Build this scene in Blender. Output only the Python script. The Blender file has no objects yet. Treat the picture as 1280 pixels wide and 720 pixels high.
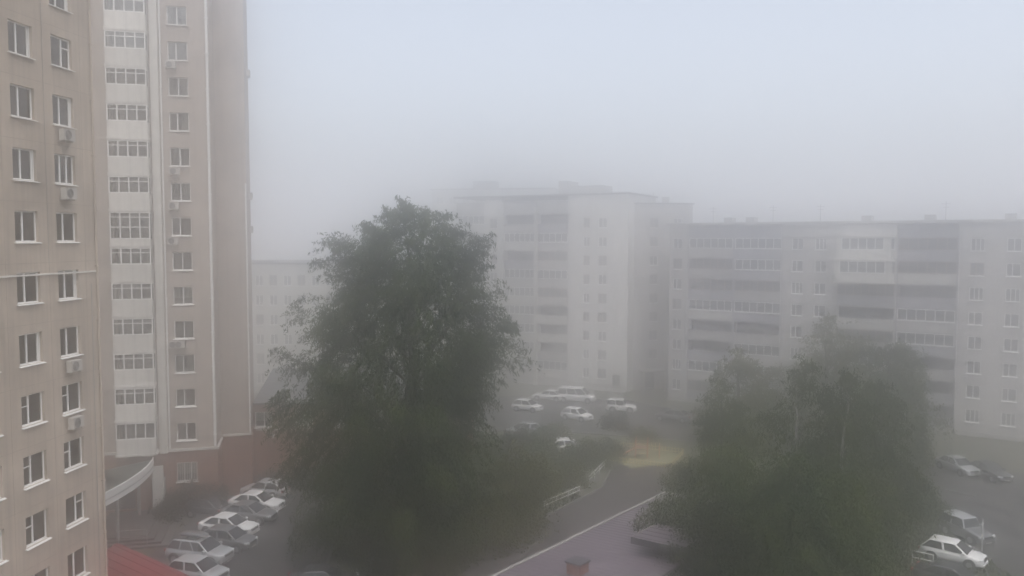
import bpy, math, random
import numpy as np
from mathutils import Vector
R = math.radians
random.seed(7)
SC = bpy.context.scene
COL = SC.collection

# ------------------------------------------------------------------ camera, sky, sun, exposure
F = 1030.0            # focal length in pixels of a 1280 wide picture
CH = 22.3             # height of the window the photograph was taken from
HOR = 298.0           # picture row of the horizon
PITCH = math.atan((360 - HOR) / F)
cam = bpy.data.cameras.new('camera')
cam.sensor_width = 36.0
cam.lens = 36.0 * F / 1280.0
cam.clip_start, cam.clip_end = 0.5, 6000
co = bpy.data.objects.new('camera', cam)
co.location = (0, 0, CH)
co.rotation_euler = (R(90) - PITCH, 0, 0)
COL.objects.link(co)
SC.camera = co

SUN_EL, SUN_AZ = R(68), R(165)
w = bpy.data.worlds.new("World")
SC.world = w
w.use_nodes = True
nt = w.node_tree
nt.nodes.clear()
wo = nt.nodes.new('ShaderNodeOutputWorld')
bg = nt.nodes.new('ShaderNodeBackground')
sk = nt.nodes.new('ShaderNodeTexSky')
sk.sky_type = 'NISHITA'
sk.sun_disc = False
sk.sun_elevation, sk.sun_rotation = SUN_EL, SUN_AZ
sk.air_density, sk.dust_density, sk.ozone_density = 1.0, 4.0, 1.0
hs = nt.nodes.new('ShaderNodeHueSaturation')
hs.inputs['Saturation'].default_value = 0.42
nt.links.new(sk.outputs[0], hs.inputs['Color'])
nt.links.new(hs.outputs[0], bg.inputs[0])
bg.inputs[1].default_value = 0.12
nt.links.new(bg.outputs[0], wo.inputs[0])
sl = bpy.data.lights.new('sun', 'SUN')
sl.energy, sl.angle, sl.color = 1.3, R(70), (1.0, 0.97, 0.92)
so = bpy.data.objects.new('sun', sl)
so.rotation_euler = (R(90) - SUN_EL, 0, R(180) - SUN_AZ)
so.location = (0, -40, 120)
COL.objects.link(so)
SC.view_settings.view_transform = 'Standard'
SC.view_settings.look = 'None'
SC.view_settings.exposure = 1.02
SC.view_settings.gamma = 1.0
SC.cycles.use_denoising = True
SC.cycles.volume_bounces = 14
SC.cycles.max_bounces = 18
SC.cycles.diffuse_bounces = 3
SC.cycles.glossy_bounces = 2
SC.cycles.transparent_max_bounces = 12
SC.cycles.sample_clamp_indirect = 4
FOG_D, FOG_G, FOG_COL, FOG_TOP = 0.0175, 0.96, (0.996, 0.993, 1.0), 45.0

# ------------------------------------------------------------------ helpers
def ray(px, py):
    x, y = (px - 640) / F, -(py - 360) / F
    c, s = math.cos(PITCH), math.sin(PITCH)
    return Vector((x, c + y * s, y * c - s))
def at(px, py, z=0.0):
    """world point on the height z seen at a pixel of the photograph"""
    d = ray(px, py)
    t = (z - CH) / d.z
    return Vector((d.x * t, d.y * t, z))

class MB:
    def __init__(s): s.v, s.f, s.m = [], [], []
    def add(s, vs, fs, mi=0):
        o = len(s.v); s.v += [tuple(p) for p in vs]
        s.f += [tuple(i + o for i in f) for f in fs]; s.m += [mi] * len(fs)
        return s
    def box(s, x0, x1, y0, y1, z0, z1, mi=0):
        return s.add([(x0,y0,z0),(x1,y0,z0),(x1,y1,z0),(x0,y1,z0),(x0,y0,z1),(x1,y0,z1),(x1,y1,z1),(x0,y1,z1)],
                     [(0,3,2,1),(4,5,6,7),(0,1,5,4),(1,2,6,5),(2,3,7,6),(3,0,4,7)], mi)
    def quad(s, a, b, c, d, mi=0): return s.add([a,b,c,d], [(0,1,2,3)], mi)
    def slab(s, pts, z0, z1, mi=0):
        n = len(pts)
        return s.add([(p[0],p[1],z0) for p in pts] + [(p[0],p[1],z1) for p in pts],
                     [tuple(range(n-1,-1,-1)), tuple(range(n,2*n))] + [(i,(i+1)%n,n+(i+1)%n,n+i) for i in range(n)], mi)
    def tube(s, p0, p1, r0, r1=None, n=8, mi=0):
        r1 = r0 if r1 is None else r1
        p0, p1 = Vector(p0), Vector(p1)
        d = (p1 - p0)
        if d.length < 1e-6: return s
        d.normalize()
        a = d.cross(Vector((0,0,1)) if abs(d.z) < .9 else Vector((1,0,0))).normalized()
        b = d.cross(a)
        vs = []
        for p, r in ((p0,r0),(p1,r1)):
            for k in range(n):
                t = 2*math.pi*k/n
                vs.append(p + a*(r*math.cos(t)) + b*(r*math.sin(t)))
        return s.add(vs, [(k,(k+1)%n,n+(k+1)%n,n+k) for k in range(n)] + [tuple(range(n-1,-1,-1)), tuple(range(n,2*n))], mi)
    def mesh(s, name, mats):
        me = bpy.data.meshes.new(name)
        me.from_pydata(s.v, [], s.f)
        for m in (mats if isinstance(mats, (list, tuple)) else [mats]): me.materials.append(m)
        me.polygons.foreach_set('material_index', s.m)
        me.update()
        return me
    def build(s, name, mats, parent=None, loc=(0,0,0), rz=0):
        return ob(name, s.mesh(name, mats), parent, loc, rz)

def ob(name, me, parent=None, loc=(0,0,0), rz=0):
    o = bpy.data.objects.new(name, me)
    COL.objects.link(o)
    o.parent = parent
    o.location = loc
    o.rotation_euler = (0, 0, rz)
    return o
def tag(o, label, cat, group=None):
    o['label'] = label; o['category'] = cat
    if group: o['group'] = group
    return o
def thing(name, label, cat, loc=(0,0,0), rz=0, group=None):
    return tag(ob(name, None, None, loc, rz), label, cat, group)
def struct(o, kind='structure'):
    o['kind'] = kind
    return o
def copy_tree(o, parent=None):
    c = o.copy(); COL.objects.link(c); c.parent = parent
    for ch in list(o.children): copy_tree(ch, c)
    return c
def smooth(o, bevel=0):
    for p in o.data.polygons: p.use_smooth = True
    if bevel:
        b = o.modifiers.new('bevel', 'BEVEL'); b.width = bevel; b.segments = 2; b.limit_method = 'ANGLE'; b.angle_limit = R(40)
        b.harden_normals = True
    return o

# ------------------------------------------------------------------ materials
def mat(name, col, rough=0.7, var=0.15, scale=1.5, bump=0.0, bscale=20, metal=0.0, streak=0.0, coat=0.0, spec=0.5, col2=None, obj_random=0.0):
    m = bpy.data.materials.new(name); m.use_nodes = True
    n = m.node_tree.nodes; L = m.node_tree.links
    b = n['Principled BSDF']
    b.inputs['Roughness'].default_value = rough
    b.inputs['Metallic'].default_value = metal
    b.inputs['Coat Weight'].default_value = coat
    b.inputs['Specular IOR Level'].default_value = spec
    tc = n.new('ShaderNodeTexCoord')
    nz = n.new('ShaderNodeTexNoise'); nz.inputs['Scale'].default_value = scale; nz.inputs['Detail'].default_value = 6; nz.inputs['Roughness'].default_value = .65
    L.new(tc.outputs['Object'], nz.inputs['Vector'])
    mx = n.new('ShaderNodeMix'); mx.data_type = 'RGBA'
    c2 = col2 or tuple(c * (1 - 2*var) for c in col)
    c1 = col if col2 else tuple(min(.95, c * (1 + var)) for c in col)
    mx.inputs[6].default_value = (*c1, 1); mx.inputs[7].default_value = (*c2, 1)
    rp = n.new('ShaderNodeMapRange'); rp.inputs[1].default_value = .32; rp.inputs[2].default_value = .68
    L.new(nz.outputs[0], rp.inputs[0]); L.new(rp.outputs[0], mx.inputs[0])
    out = mx.outputs[2]
    if streak:
        mp = n.new('ShaderNodeMapping'); mp.inputs['Scale'].default_value = (3.0, 3.0, .12)
        L.new(tc.outputs['Object'], mp.inputs[0])
        n2 = n.new('ShaderNodeTexNoise'); n2.inputs['Scale'].default_value = 1.2; n2.inputs['Detail'].default_value = 5
        L.new(mp.outputs[0], n2.inputs['Vector'])
        r2 = n.new('ShaderNodeMapRange'); r2.inputs[1].default_value = .45; r2.inputs[2].default_value = .75; r2.inputs[3].default_value = 1; r2.inputs[4].default_value = 1 - streak
        L.new(n2.outputs[0], r2.inputs[0])
        m2 = n.new('ShaderNodeMix'); m2.data_type = 'RGBA'; m2.blend_type = 'MULTIPLY'; m2.inputs[0].default_value = 1
        L.new(out, m2.inputs[6]); L.new(r2.outputs[0], m2.inputs[7]); out = m2.outputs[2]
    if obj_random:
        oi = n.new('ShaderNodeObjectInfo')
        r3 = n.new('ShaderNodeMapRange'); r3.inputs[3].default_value = 1 - obj_random; r3.inputs[4].default_value = 1 + obj_random
        L.new(oi.outputs['Random'], r3.inputs[0])
        m3 = n.new('ShaderNodeMix'); m3.data_type = 'RGBA'; m3.blend_type = 'MULTIPLY'; m3.inputs[0].default_value = 1
        L.new(out, m3.inputs[6]); L.new(r3.outputs[0], m3.inputs[7]); out = m3.outputs[2]
    L.new(out, b.inputs['Base Color'])
    if bump:
        nb = n.new('ShaderNodeTexNoise'); nb.inputs['Scale'].default_value = bscale; nb.inputs['Detail'].default_value = 4
        L.new(tc.outputs['Object'], nb.inputs['Vector'])
        bp = n.new('ShaderNodeBump'); bp.inputs['Strength'].default_value = bump; bp.inputs['Distance'].default_value = .03
        L.new(nb.outputs[0], bp.inputs['Height']); L.new(bp.outputs[0], b.inputs['Normal'])
    return m

def glass(name, tint=(.03,.035,.035), clear=0.0, rough=.04):
    m = bpy.data.materials.new(name); m.use_nodes = True
    n = m.node_tree.nodes; L = m.node_tree.links
    b = n['Principled BSDF']
    b.inputs['Base Color'].default_value = (*tint, 1); b.inputs['Roughness'].default_value = rough
    b.inputs['IOR'].default_value = 1.55
    if clear:
        tr = n.new('ShaderNodeBsdfTransparent'); ms = n.new('ShaderNodeMixShader'); lw = n.new('ShaderNodeFresnel'); lw.inputs[0].default_value = 1.9
        gl = n.new('ShaderNodeBsdfGlossy'); gl.inputs['Roughness'].default_value = .03
        tr.inputs[0].default_value = (.8,.85,.82,1)
        L.new(lw.outputs[0], ms.inputs[0]); L.new(tr.outputs[0], ms.inputs[1]); L.new(gl.outputs[0], ms.inputs[2])
        L.new(ms.outputs[0], n['Material Output'].inputs['Surface'])
    return m

def leafmat(name, col, col2, scale=.35, trans=.35):
    m = bpy.data.materials.new(name); m.use_nodes = True
    n = m.node_tree.nodes; L = m.node_tree.links
    n.remove(n['Principled BSDF'])
    tc = n.new('ShaderNodeTexCoord')
    nz = n.new('ShaderNodeTexNoise'); nz.inputs['Scale'].default_value = scale; nz.inputs['Detail'].default_value = 5
    L.new(tc.outputs['Object'], nz.inputs['Vector'])
    rp = n.new('ShaderNodeMapRange'); rp.inputs[1].default_value = .38; rp.inputs[2].default_value = .65
    L.new(nz.outputs[0], rp.inputs[0])
    mx = n.new('ShaderNodeMix'); mx.data_type = 'RGBA'
    mx.inputs[6].default_value = (*col, 1); mx.inputs[7].default_value = (*col2, 1)
    L.new(rp.outputs[0], mx.inputs[0])
    d = n.new('ShaderNodeBsdfDiffuse'); t = n.new('ShaderNodeBsdfTranslucent'); s = n.new('ShaderNodeMixShader')
    s.inputs[0].default_value = trans
    L.new(mx.outputs[2], d.inputs[0]); L.new(mx.outputs[2], t.inputs[0])
    L.new(d.outputs[0], s.inputs[1]); L.new(t.outputs[0], s.inputs[2])
    L.new(s.outputs[0], n['Material Output'].inputs['Surface'])
    return m

M = dict(
    tan=mat('tan_render', (.42,.352,.288), .9, .14, .35, .25, 14, streak=.30),
    tower=mat('tower_brick', (.35,.30,.26), .9, .10, .5, .3, 16, streak=.16),
    tower_side=mat('tower_brick_side', (.31,.25,.21), .9, .10, .5, .3, 16, streak=.16),
    stone=mat('dark_stone', (.085,.080,.075), .85, .18, 1.2, .3, 18),
    joint=mat('joint_sealant', (.27,.225,.175), .9, .2, 2),
    oldroof=mat('weathered_roof', (.13,.13,.13), .9, .2, .8, .3, 10),
    redbrick=mat('brown_red_base', (.225,.125,.09), .85, .18, .8, .3, 14, streak=.25),
    white=mat('white_plaster', (.58,.56,.52), .75, .08, .9, .1, 20, streak=.22, obj_random=.12),
    upvc=mat('white_frame', (.78,.78,.76), .4, .03, 3),
    brownframe=mat('brown_frame', (.20,.15,.12), .6, .12, 3),
    palewall=mat('pale_panel', (.52,.51,.49), .9, .06, .4, .15, 12, streak=.14),
    greywall=mat('grey_brick', (.36,.35,.34), .9, .08, .5, .2, 12, streak=.14),
    darkwall=mat('dark_brick', (.31,.305,.33), .9, .12, .5, .2, 12, streak=.18),
    midwall=mat('right_block_brick', (.42,.405,.39), .9, .09, .5, .2, 12, streak=.15),
    cream=mat('cream_panel', (.50,.49,.46), .9, .07, .5, .2, 12, streak=.14),
    concrete=mat('concrete', (.33,.32,.30), .9, .12, 1.2, .3, 18, streak=.15),
    roofing=mat('bitumen_roof', (.06,.06,.06), .9, .2, 1.0, .3, 10),
    metal=mat('galvanised', (.45,.45,.45), .5, .1, 2, metal=.3),
    darkmetal=mat('dark_metal', (.05,.05,.055), .5, .2, 3, metal=.2),
    whitemetal=mat('white_painted_metal', (.72,.72,.70), .45, .06, 4),
    acbody=mat('ac_casing', (.42,.40,.37), .5, .08, 4, streak=.1),
    grille=mat('ac_grille', (.12,.12,.12), .6, .1, 6),
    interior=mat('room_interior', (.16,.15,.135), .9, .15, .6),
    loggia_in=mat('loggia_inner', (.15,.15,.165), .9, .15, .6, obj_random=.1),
    curtain=mat('curtain_cloth', (.66,.64,.58), .9, .1, 2, obj_random=.25),
    canopy=mat('dark_canopy_roof', (.032,.040,.032), .8, .2, .8, .2, 10),
    maroon=mat('maroon_metal_roof', (.15,.028,.030), .5, .14, 1.2),
    lilac=mat('lilac_metal_roof', (.088,.070,.083), .5, .10, .6, streak=.1),
    fascia=mat('roof_edge_trim', (.24,.23,.215), .7, .12, 1.5),
    brick=mat('chimney_brick', (.19,.085,.058), .9, .2, 5, .5, 25),
    bark=mat('bark', (.075,.062,.052), .95, .25, 4, .8, 14),
    birch=mat('birch_bark', (.50,.48,.45), .85, .05, 5, .3, 14, col2=(.07,.065,.06)),
    tyre=mat('tyre_rubber', (.02,.02,.02), .85, .15, 6),
    rim=mat('wheel_rim', (.42,.42,.43), .35, .08, 6, metal=.6),
    lamp=mat('headlight_glass', (.70,.72,.72), .12, .05, 6),
    tail=mat('tail_light', (.35,.03,.03), .2, .1, 6),
    trim=mat('black_trim', (.025,.025,.027), .55, .1, 6),
    yellow=mat('yellow_paint', (.47,.39,.19), .5, .10, 3),
    orange=mat('orange_paint', (.45,.17,.09), .5, .10, 3),
    sand=mat('sand', (.25,.225,.13), .95, .12, .7, .4, 12, col2=(.085,.10,.045)),
    wood=mat('red_brown_wood', (.20,.075,.05), .8, .2, 3, .3, 20),
    kerb=mat('kerb_stone', (.15,.147,.14), .9, .12, 2, .3, 18),
    glass_far=glass('window_glass', (.07,.075,.08)),
    glass_near=glass('clear_glass', clear=1.0),
    carglass=glass('car_glass', (.012,.014,.016), rough=.05),
)
# ground with worn patches
M['ground'] = mat('bare_lawn', (.045,.056,.028), .95, .2, .12, .6, 8, col2=(.085,.078,.058))
M['bounce_ground'] = mat('pale_bounce_ground', (.30,.29,.25), .95, .12, .05, .3, 4)  # paleness added to bounce light up into the fog, outside the visible yard
M['asphalt'] = mat('asphalt', (.046,.044,.043), .8, .38, .4, .35, 30)
M['asphalt_path'] = mat('old_asphalt', (.050,.044,.040), .85, .32, .45, .35, 30)
M['paving'] = mat('pale_paving', (.10,.096,.088), .85, .18, .7, .3, 20)
M['redtone'] = mat('reddish_ground', (.095,.042,.034), .9, .2, .8, .4, 20)
M['grass'] = leafmat('grass_blade', (.05,.07,.025), (.075,.075,.03), .3, .2)

# ------------------------------------------------------------------ windows (mesh data shared between alike pieces)
CACHE = {}
def cached(key, fn):
    if key not in CACHE: CACHE[key] = fn()
    return CACHE[key]
def frame_mesh(w, h, mull, tran, key, m, t=.065, d=.07):
    def mk():
        b = MB(); x, z = w/2, h/2
        b.box(-x,-x+t,0,d,-z,z).box(x-t,x,0,d,-z,z).box(-x+t,x-t,.001,d,z-t,z).box(-x+t,x-t,.001,d,-z,-z+t)
        for f in mull:
            c = -x + w*f
            b.box(c-t*.6, c+t*.6, -.004, d, -z+t, z-t)
        for (f0, f1, fz) in tran:
            zz = -z + h*fz
            b.box(-x+w*f0+t, -x+w*f1-t*.6, .003, d, zz-.025, zz+.025)
        return b.mesh('window', m)
    return cached(('fr', key), mk)
def pane_mesh(w, h, m):
    def mk():
        b = MB(); b.box(-w/2+.03, w/2-.03, .035, .045, -h/2+.03, h/2-.03)
        return b.mesh('pane', m)
    return cached(('pn', w, h, m.name), mk)
def sill_mesh(w, h, m, out=.12):
    def mk():
        b = MB(); z = -h/2
        b.add([(-w/2-.07,-.14-out,z-.075),(w/2+.07,-.14-out,z-.075),(w/2+.07,.0,z-.012),(-w/2-.07,.0,z-.012),
               (-w/2-.07,-.14-out,z-.045),(w/2+.07,-.14-out,z-.045),(w/2+.07,.0,z+.012),(-w/2-.07,.0,z+.012)],
              [(0,3,2,1),(4,5,6,7),(0,1,5,4),(1,2,6,5),(2,3,7,6),(3,0,4,7)])
        return b.mesh('sill', m)
    return cached(('sl', w, h, m.name, out), mk)
def curtain_mesh(w, h, kind):
    def mk():
        b = MB()
        spans = {0:[(-.5,-.05)], 1:[(.1,.5)], 2:[(-.5,-.22),(.2,.5)], 3:[(-.5,.5)]}[kind]
        for (a, c) in spans:
            n = 24
            vs, fs = [], []
            for i in range(n+1):
                x = w*(a + (c-a)*i/n); y = .22 + .03*math.sin(i*1.9)
                zb = -h/2 if kind < 3 else -h/2 + h*.35
                vs += [(x,y,zb),(x,y,h/2)]
            for i in range(n): fs.append((2*i,2*i+2,2*i+3,2*i+1))
            b.add(vs, fs)
        return b.mesh('curtain', M['curtain'])
    return cached(('cu', w, h, kind), mk)
STYLES = {
    'a': ([.42], []), 'b': ([.42,.9], []), 'c': ([.40], [(0,.40,.62)]), 'd': ([.5], []), 'e': ([.36,.68], []), 'f': ([.6], [(.6,1,.68)]),
    's': ([.5], []),
}
def window(parent, cx, cz, w, h, style='a', y=.14, m=None, near=False, sill=True, curtain=None, sillmat=None):
    m = m or M['upvc']
    mu, tr = STYLES[style]
    f = ob('window', frame_mesh(w, h, mu, tr, (w, h, style, m.name), m, t=.065 if near else .08), parent, (cx, y, cz))
    ob('pane', pane_mesh(w, h, M['glass_near'] if near else M['glass_far']), f)
    if sill: ob('sill', sill_mesh(w, h, sillmat or M['upvc'], .12 if near else .14), f)
    if near and curtain is not None: ob('curtain', curtain_mesh(w, h, curtain), f)
    return f

def wall_mb(mb, x0, x1, z0, z1, y, depth, ops, mi=0):
    """front wall with real openings: ops = (cx, cz, w, h, recess, inner material slot); closed behind to `depth`"""
    xs = sorted({x0, x1} | {round(v, 4) for o in ops for v in (o[0]-o[2]/2, o[0]+o[2]/2)})
    zs = sorted({z0, z1} | {round(v, 4) for o in ops for v in (o[1]-o[3]/2, o[1]+o[3]/2)})
    def inside(x, z):
        return any(abs(x-o[0]) < o[2]/2 and abs(z-o[1]) < o[3]/2 for o in ops)
    for j in range(len(zs)-1):
        run = None
        for i in range(len(xs)-1):
            if not inside((xs[i]+xs[i+1])/2, (zs[j]+zs[j+1])/2):
                run = run if run is not None else xs[i]
                end = xs[i+1]
            elif run is not None:
                mb.quad((run,y,zs[j]),(end,y,zs[j]),(end,y,zs[j+1]),(run,y,zs[j+1]), mi); run = None
        if run is not None:
            mb.quad((run,y,zs[j]),(end,y,zs[j]),(end,y,zs[j+1]),(run,y,zs[j+1]), mi)
    for o in ops:
        a, b, c, d, r = o[0]-o[2]/2, o[0]+o[2]/2, o[1]-o[3]/2, o[1]+o[3]/2, y+o[4]
        k = o[5]
        mb.quad((a,y,c),(a,y,d),(a,r,d),(a,r,c), mi).quad((b,y,c),(b,r,c),(b,r,d),(b,y,d), mi)
        mb.quad((a,y,c),(a,r,c),(b,r,c),(b,y,c), mi).quad((a,y,d),(b,y,d),(b,r,d),(a,r,d), mi)
        mb.quad((a,r,c),(b,r,c),(b,r,d),(a,r,d), k)
    Y = y + depth
    mb.quad((x0,y,z0),(x0,y,z1),(x0,Y,z1),(x0,Y,z0), mi).quad((x1,y,z0),(x1,Y,z0),(x1,Y,z1),(x1,y,z1), mi)
    mb.quad((x0,Y,z0),(x0,Y,z1),(x1,Y,z1),(x1,Y,z0), mi).quad((x0,y,z1),(x1,y,z1),(x1,Y,z1),(x0,Y,z1), mi)
    return mb

def ac_unit(parent, x, z, y=0.0):
    def mk():
        b = MB(); b.box(-.39,.39,-.42,-.12,-.27,.27); b.box(-.30,-.27,-.40,0,-.33,-.272); b.box(.27,.30,-.40,0,-.33,-.272)
        return b.mesh('air_conditioner', M['acbody'])
    def mg():
        b = MB()
        for r in (.21,.15,.09):
            for k in range(12):
                t, u = k*math.pi/6, (k+1)*math.pi/6
                b.tube((-.1+r*math.cos(t),-.43,r*math.sin(t)),(-.1+r*math.cos(u),-.43,r*math.sin(u)),.012,n=4)
        b.tube((-.1,-.415,0),(-.1,-.424,0),.23,n=16)
        return b.mesh('fan_grille', M['grille'])
    a = ob('air_conditioner', cached('ac', mk), parent, (x, y, z))
    ob('fan_grille', cached('acg', mg), a)
    return a

def pipe(parent, x, y, z0, z1, r=.06, m=None, name='downpipe'):
    b = MB(); b.tube((0,0,z0),(0,0,z1),r,n=8)
    z = z0 + 1
    while z < z1:
        b.box(-r*1.5,r*1.5,-r*1.3,r*2.5,z-.03,z+.03); z += 2.8
    return b.build(name, m or M['whitemetal'], parent, (x, y, 0))

# ------------------------------------------------------------------ ground and paved surfaces
def sheet(name, pts, z, m, kind='structure'):
    b = MB(); b.slab([(p[0],p[1]) for p in pts], z-.3 if z < 0.004 else z-.003, z)
    return struct(b.build(name, m), kind)
g = MB(); g.slab([(-900,-60),(900,-60),(900,900),(-900,900)], -.6, 0)
struct(g.build('ground', M['ground']))
fg = MB(); fg.slab([(-900,150),(900,150),(900,900),(-900,900)], -.2, .02)  # unseen far sheet, added pale to brighten the fog at the horizon
struct(fg.build('ground', M['bounce_ground']))
for sx in (-1, 1):
    fg = MB(); fg.slab([tuple(p) for p in ((70*sx,-60),(900*sx,-60),(900*sx,150),(70*sx,150))][::sx], -.2, .02)  # matching pale bounce sheets added at both sides
    struct(fg.build('ground', M['bounce_ground']))
def G(*pp): return [at(x, y) for x, y in pp]
sheet('parking_lot', [(-19.8,30),(-12.2,30),(-12.6,54),(-13.5,66),(-12.5,74.5),(-25.5,72.5),(-25.5,49),(-19.8,49)], .010, M['asphalt'])
ROAD = [(-14,35),(2.5,35),(3.0,45.6),(13.2,58.5),(20.0,68),(22,78),(10.5,82),(8.0,72.5),(3.5,66.0),(-1.5,61.5),(-6.5,57.6),(-11.5,55)]
sheet('road', ROAD, .008, M['asphalt_path'])
sheet('courtyard_road', [(-18,90),(2,95),(24,88),(40,70),(52,58),(62,66),(40,84),(27,100),(16,112),(-6,116),(-18,110)], .012, M['asphalt'])
sheet('parking_bay', [(24.5,45),(40,45),(47,58),(52,62),(44,80),(37.5,74),(33,62)], .016, M['asphalt'])
sheet('footpath', [(3.2,76.0),(1.8,67.5),(6.6,72.0),(8.6,76.0)], .016, M['paving'])
sheet('reddish_patch', [(-7.5,44),(-.8,44),(1.2,50.5),(-5.5,51.5)], .013, M['redtone'])  # red brown patch of colour on the ground

def kerb(name, pts, h=.13, wd=.16):
    b = MB()
    for p, q in zip(pts[:-1], pts[1:]):
        p, q = Vector(p), Vector(q)
        d = (q-p); L = d.length; d.normalize(); n = Vector((-d.y, d.x))*wd/2
        k = max(1, int(L/1.0))
        for i in range(k):
            a, c = p + d*(L*i/k + .012), p + d*(L*(i+1)/k - .012)
            b.slab([a-n, c-n, c+n, a+n], -.05, h + random.uniform(-.008,.008))
    return struct(b.build(name, M['kerb']))
kerb('kerb', [(10.5,82),(8.0,72.5),(3.5,66.0),(-1.5,61.5),(-6.5,57.6)])
kerb('kerb', [(-12.6,54),(-13.5,66),(-12.5,74.5)])
kerb('kerb', [(-18,90),(2,95),(24,88),(40,70)])
kerb('kerb', [(-6,116),(16,112),(27,100)])

# ------------------------------------------------------------------ near block (left edge)
def near_block():
    t = thing('apartment_block', 'tan rendered apartment block filling the left edge, closest to the viewer', 'building', (-22.1, 37.4, 0), math.atan2(.991, .1347))
    # local x runs along the wall away from the viewer, local -y is outwards
    ops, spots = [], []
    for c, s in enumerate((-8.6, -5.7, -2.6, .2, 2.93)):
        for k in range(-7, 6):
            z = 22.85 + 2.8*k
            ops.append((s, z, 1.5, 1.42, .55, 1)); spots.append((c, k, s, z))
    b = MB(); wall_mb(b, -14, 5.16, -.3, 40, 0, 13, ops)
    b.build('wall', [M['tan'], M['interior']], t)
    rr = random.Random(3)
    st = {(3,3):'b',(4,3):'f',(3,2):'a',(4,2):'b',(3,1):'b',(4,1):'e',(3,0):'a',(4,0):'a',(3,-1):'a',(4,-1):'b',(3,-2):'b',(4,-2):'a',(3,-3):'c',(4,-3):'c',
          (3,-4):'c',(4,-4):'c',(3,-5):'c',(4,-5):'f',(3,-6):'c',(4,-6):'a'}
    for c, k, s, z in spots:
        window(t, s, z, 1.5, 1.42, st.get((c,k), rr.choice('abcf')), near=True, curtain=rr.choice([0,1,2,3,None,2,0]))
    for s, k in ((2.93,2),(2.93,1),(2.93,-2),(2.93,-3),(-2.6,-1)):
        ac_unit(t, s-.15, 22.85+2.8*k-1.18)
    b = MB()
    for q in range(14):
        z = 1.55 + 2.8*q
        b.box(-14, 5.16, -.004, 0, z, z+.022)
    for x in (-7.1, -4.1, -1.2, 1.58, 4.25): b.box(x-.010, x+.010, -.0035, 0, 1.3, 40)
    struct(b.build('joint_sealant', M['joint'], t), 'stuff')
    b = MB(); b.box(-14.1, 5.19, -.07, 0, 20.58, 20.66); b.build('string_course', M['white'], t)
    b = MB(); b.box(-14.1, 5.19, -.10, 0, -.3, 1.3); b.build('plinth', M['concrete'], t)
    b = MB(); b.box(-14.3, 5.4, -.3, 13.2, 40.003, 40.35); b.build('roof', M['roofing'], t)
    pipe(t, 5.02, -.09, .3, 39.9, .055, M['tan'])
    b = MB(); b.tube((4.6,-.02,.4),(4.6,-.02,20),.02,n=5); b.tube((1.55,-.02,21),(1.55,-.02,39),.012,n=5); b.build('cable', M['concrete'], t)
    return t
near_block()

# ------------------------------------------------------------------ tower behind it
def balcony(parent, x, z, w, d, y, gz, style, full=False):
    """white balcony: slab and parapet, glazing above; z = floor level"""
    ph = .42 if full else 1.22
    def mk():
        b = MB()
        b.box(-w/2-.06, w/2+.06, -d-.05, -.002, -.16, 0)
        b.box(-w/2, w/2, -d, -d+.08, .001, ph); b.box(-w/2, -w/2+.08, -d+.081, -.002, .001, ph); b.box(w/2-.08, w/2, -d+.081, -.002, .001, ph)
        return b.mesh('balcony', M['white'])
    o = ob('balcony', cached(('bal', w, d, full), mk), parent, (x, y, z))
    ob('balcony_lintel', cached(('ball', w, d), lambda: MB().box(-w/2-.03, w/2+.03, -d-.03, -.002, 2.52, 2.62).mesh('balcony_lintel', M['white'])), o)
    def mf():
        b = MB(); t = .07; z0, z1 = ph, 2.52
        b.box(-w/2, w/2, -d, -d+t, z0+.001, z0+t).box(-w/2, w/2, -d, -d+t, z1-t, z1-.001)
        n = gz
        for i in range(n+1):
            c = -w/2 + t/2 + (w-t)*i/n
            b.box(c-t*.6, c+t*.6, -d-.004, -d+t, z0+t, z1-t)
        if style == 't': b.box(-w/2+t, w/2-t, -d+.003, -d+t, z1-.42, z1-.36)
        if full: b.box(-w/2+t, w/2-t, -d+.003, -d+t, z0+.9, z0+.97)
        for sx in (-1, 1):
            a, c = sorted((sx*w/2, sx*(w/2-t)))
            b.box(a, c, -d+t+.001, -.01, z1-t, z1-.002).box(a, c, -.09, -.012, z0+.002, z1-t)
        return b.mesh('glazing_frame', M['upvc'])
    ob('glazing_frame', cached(('bgf', w, d, gz, style, full), mf), o)
    def mp():
        b = MB(); z0, z1 = ph+.03, 2.49
        b.box(-w/2+.03, w/2-.03, -d+.03, -d+.04, z0, z1)
        for sx in (-1, 1): b.box(sx*(w/2-.035)-.004, sx*(w/2-.035)+.004, -d+.05, -.02, z0, z1)
        return b.mesh('pane', M['glass_near'])
    ob('pane', cached(('bpn', w, d, full), mp), o)
    return o

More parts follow.
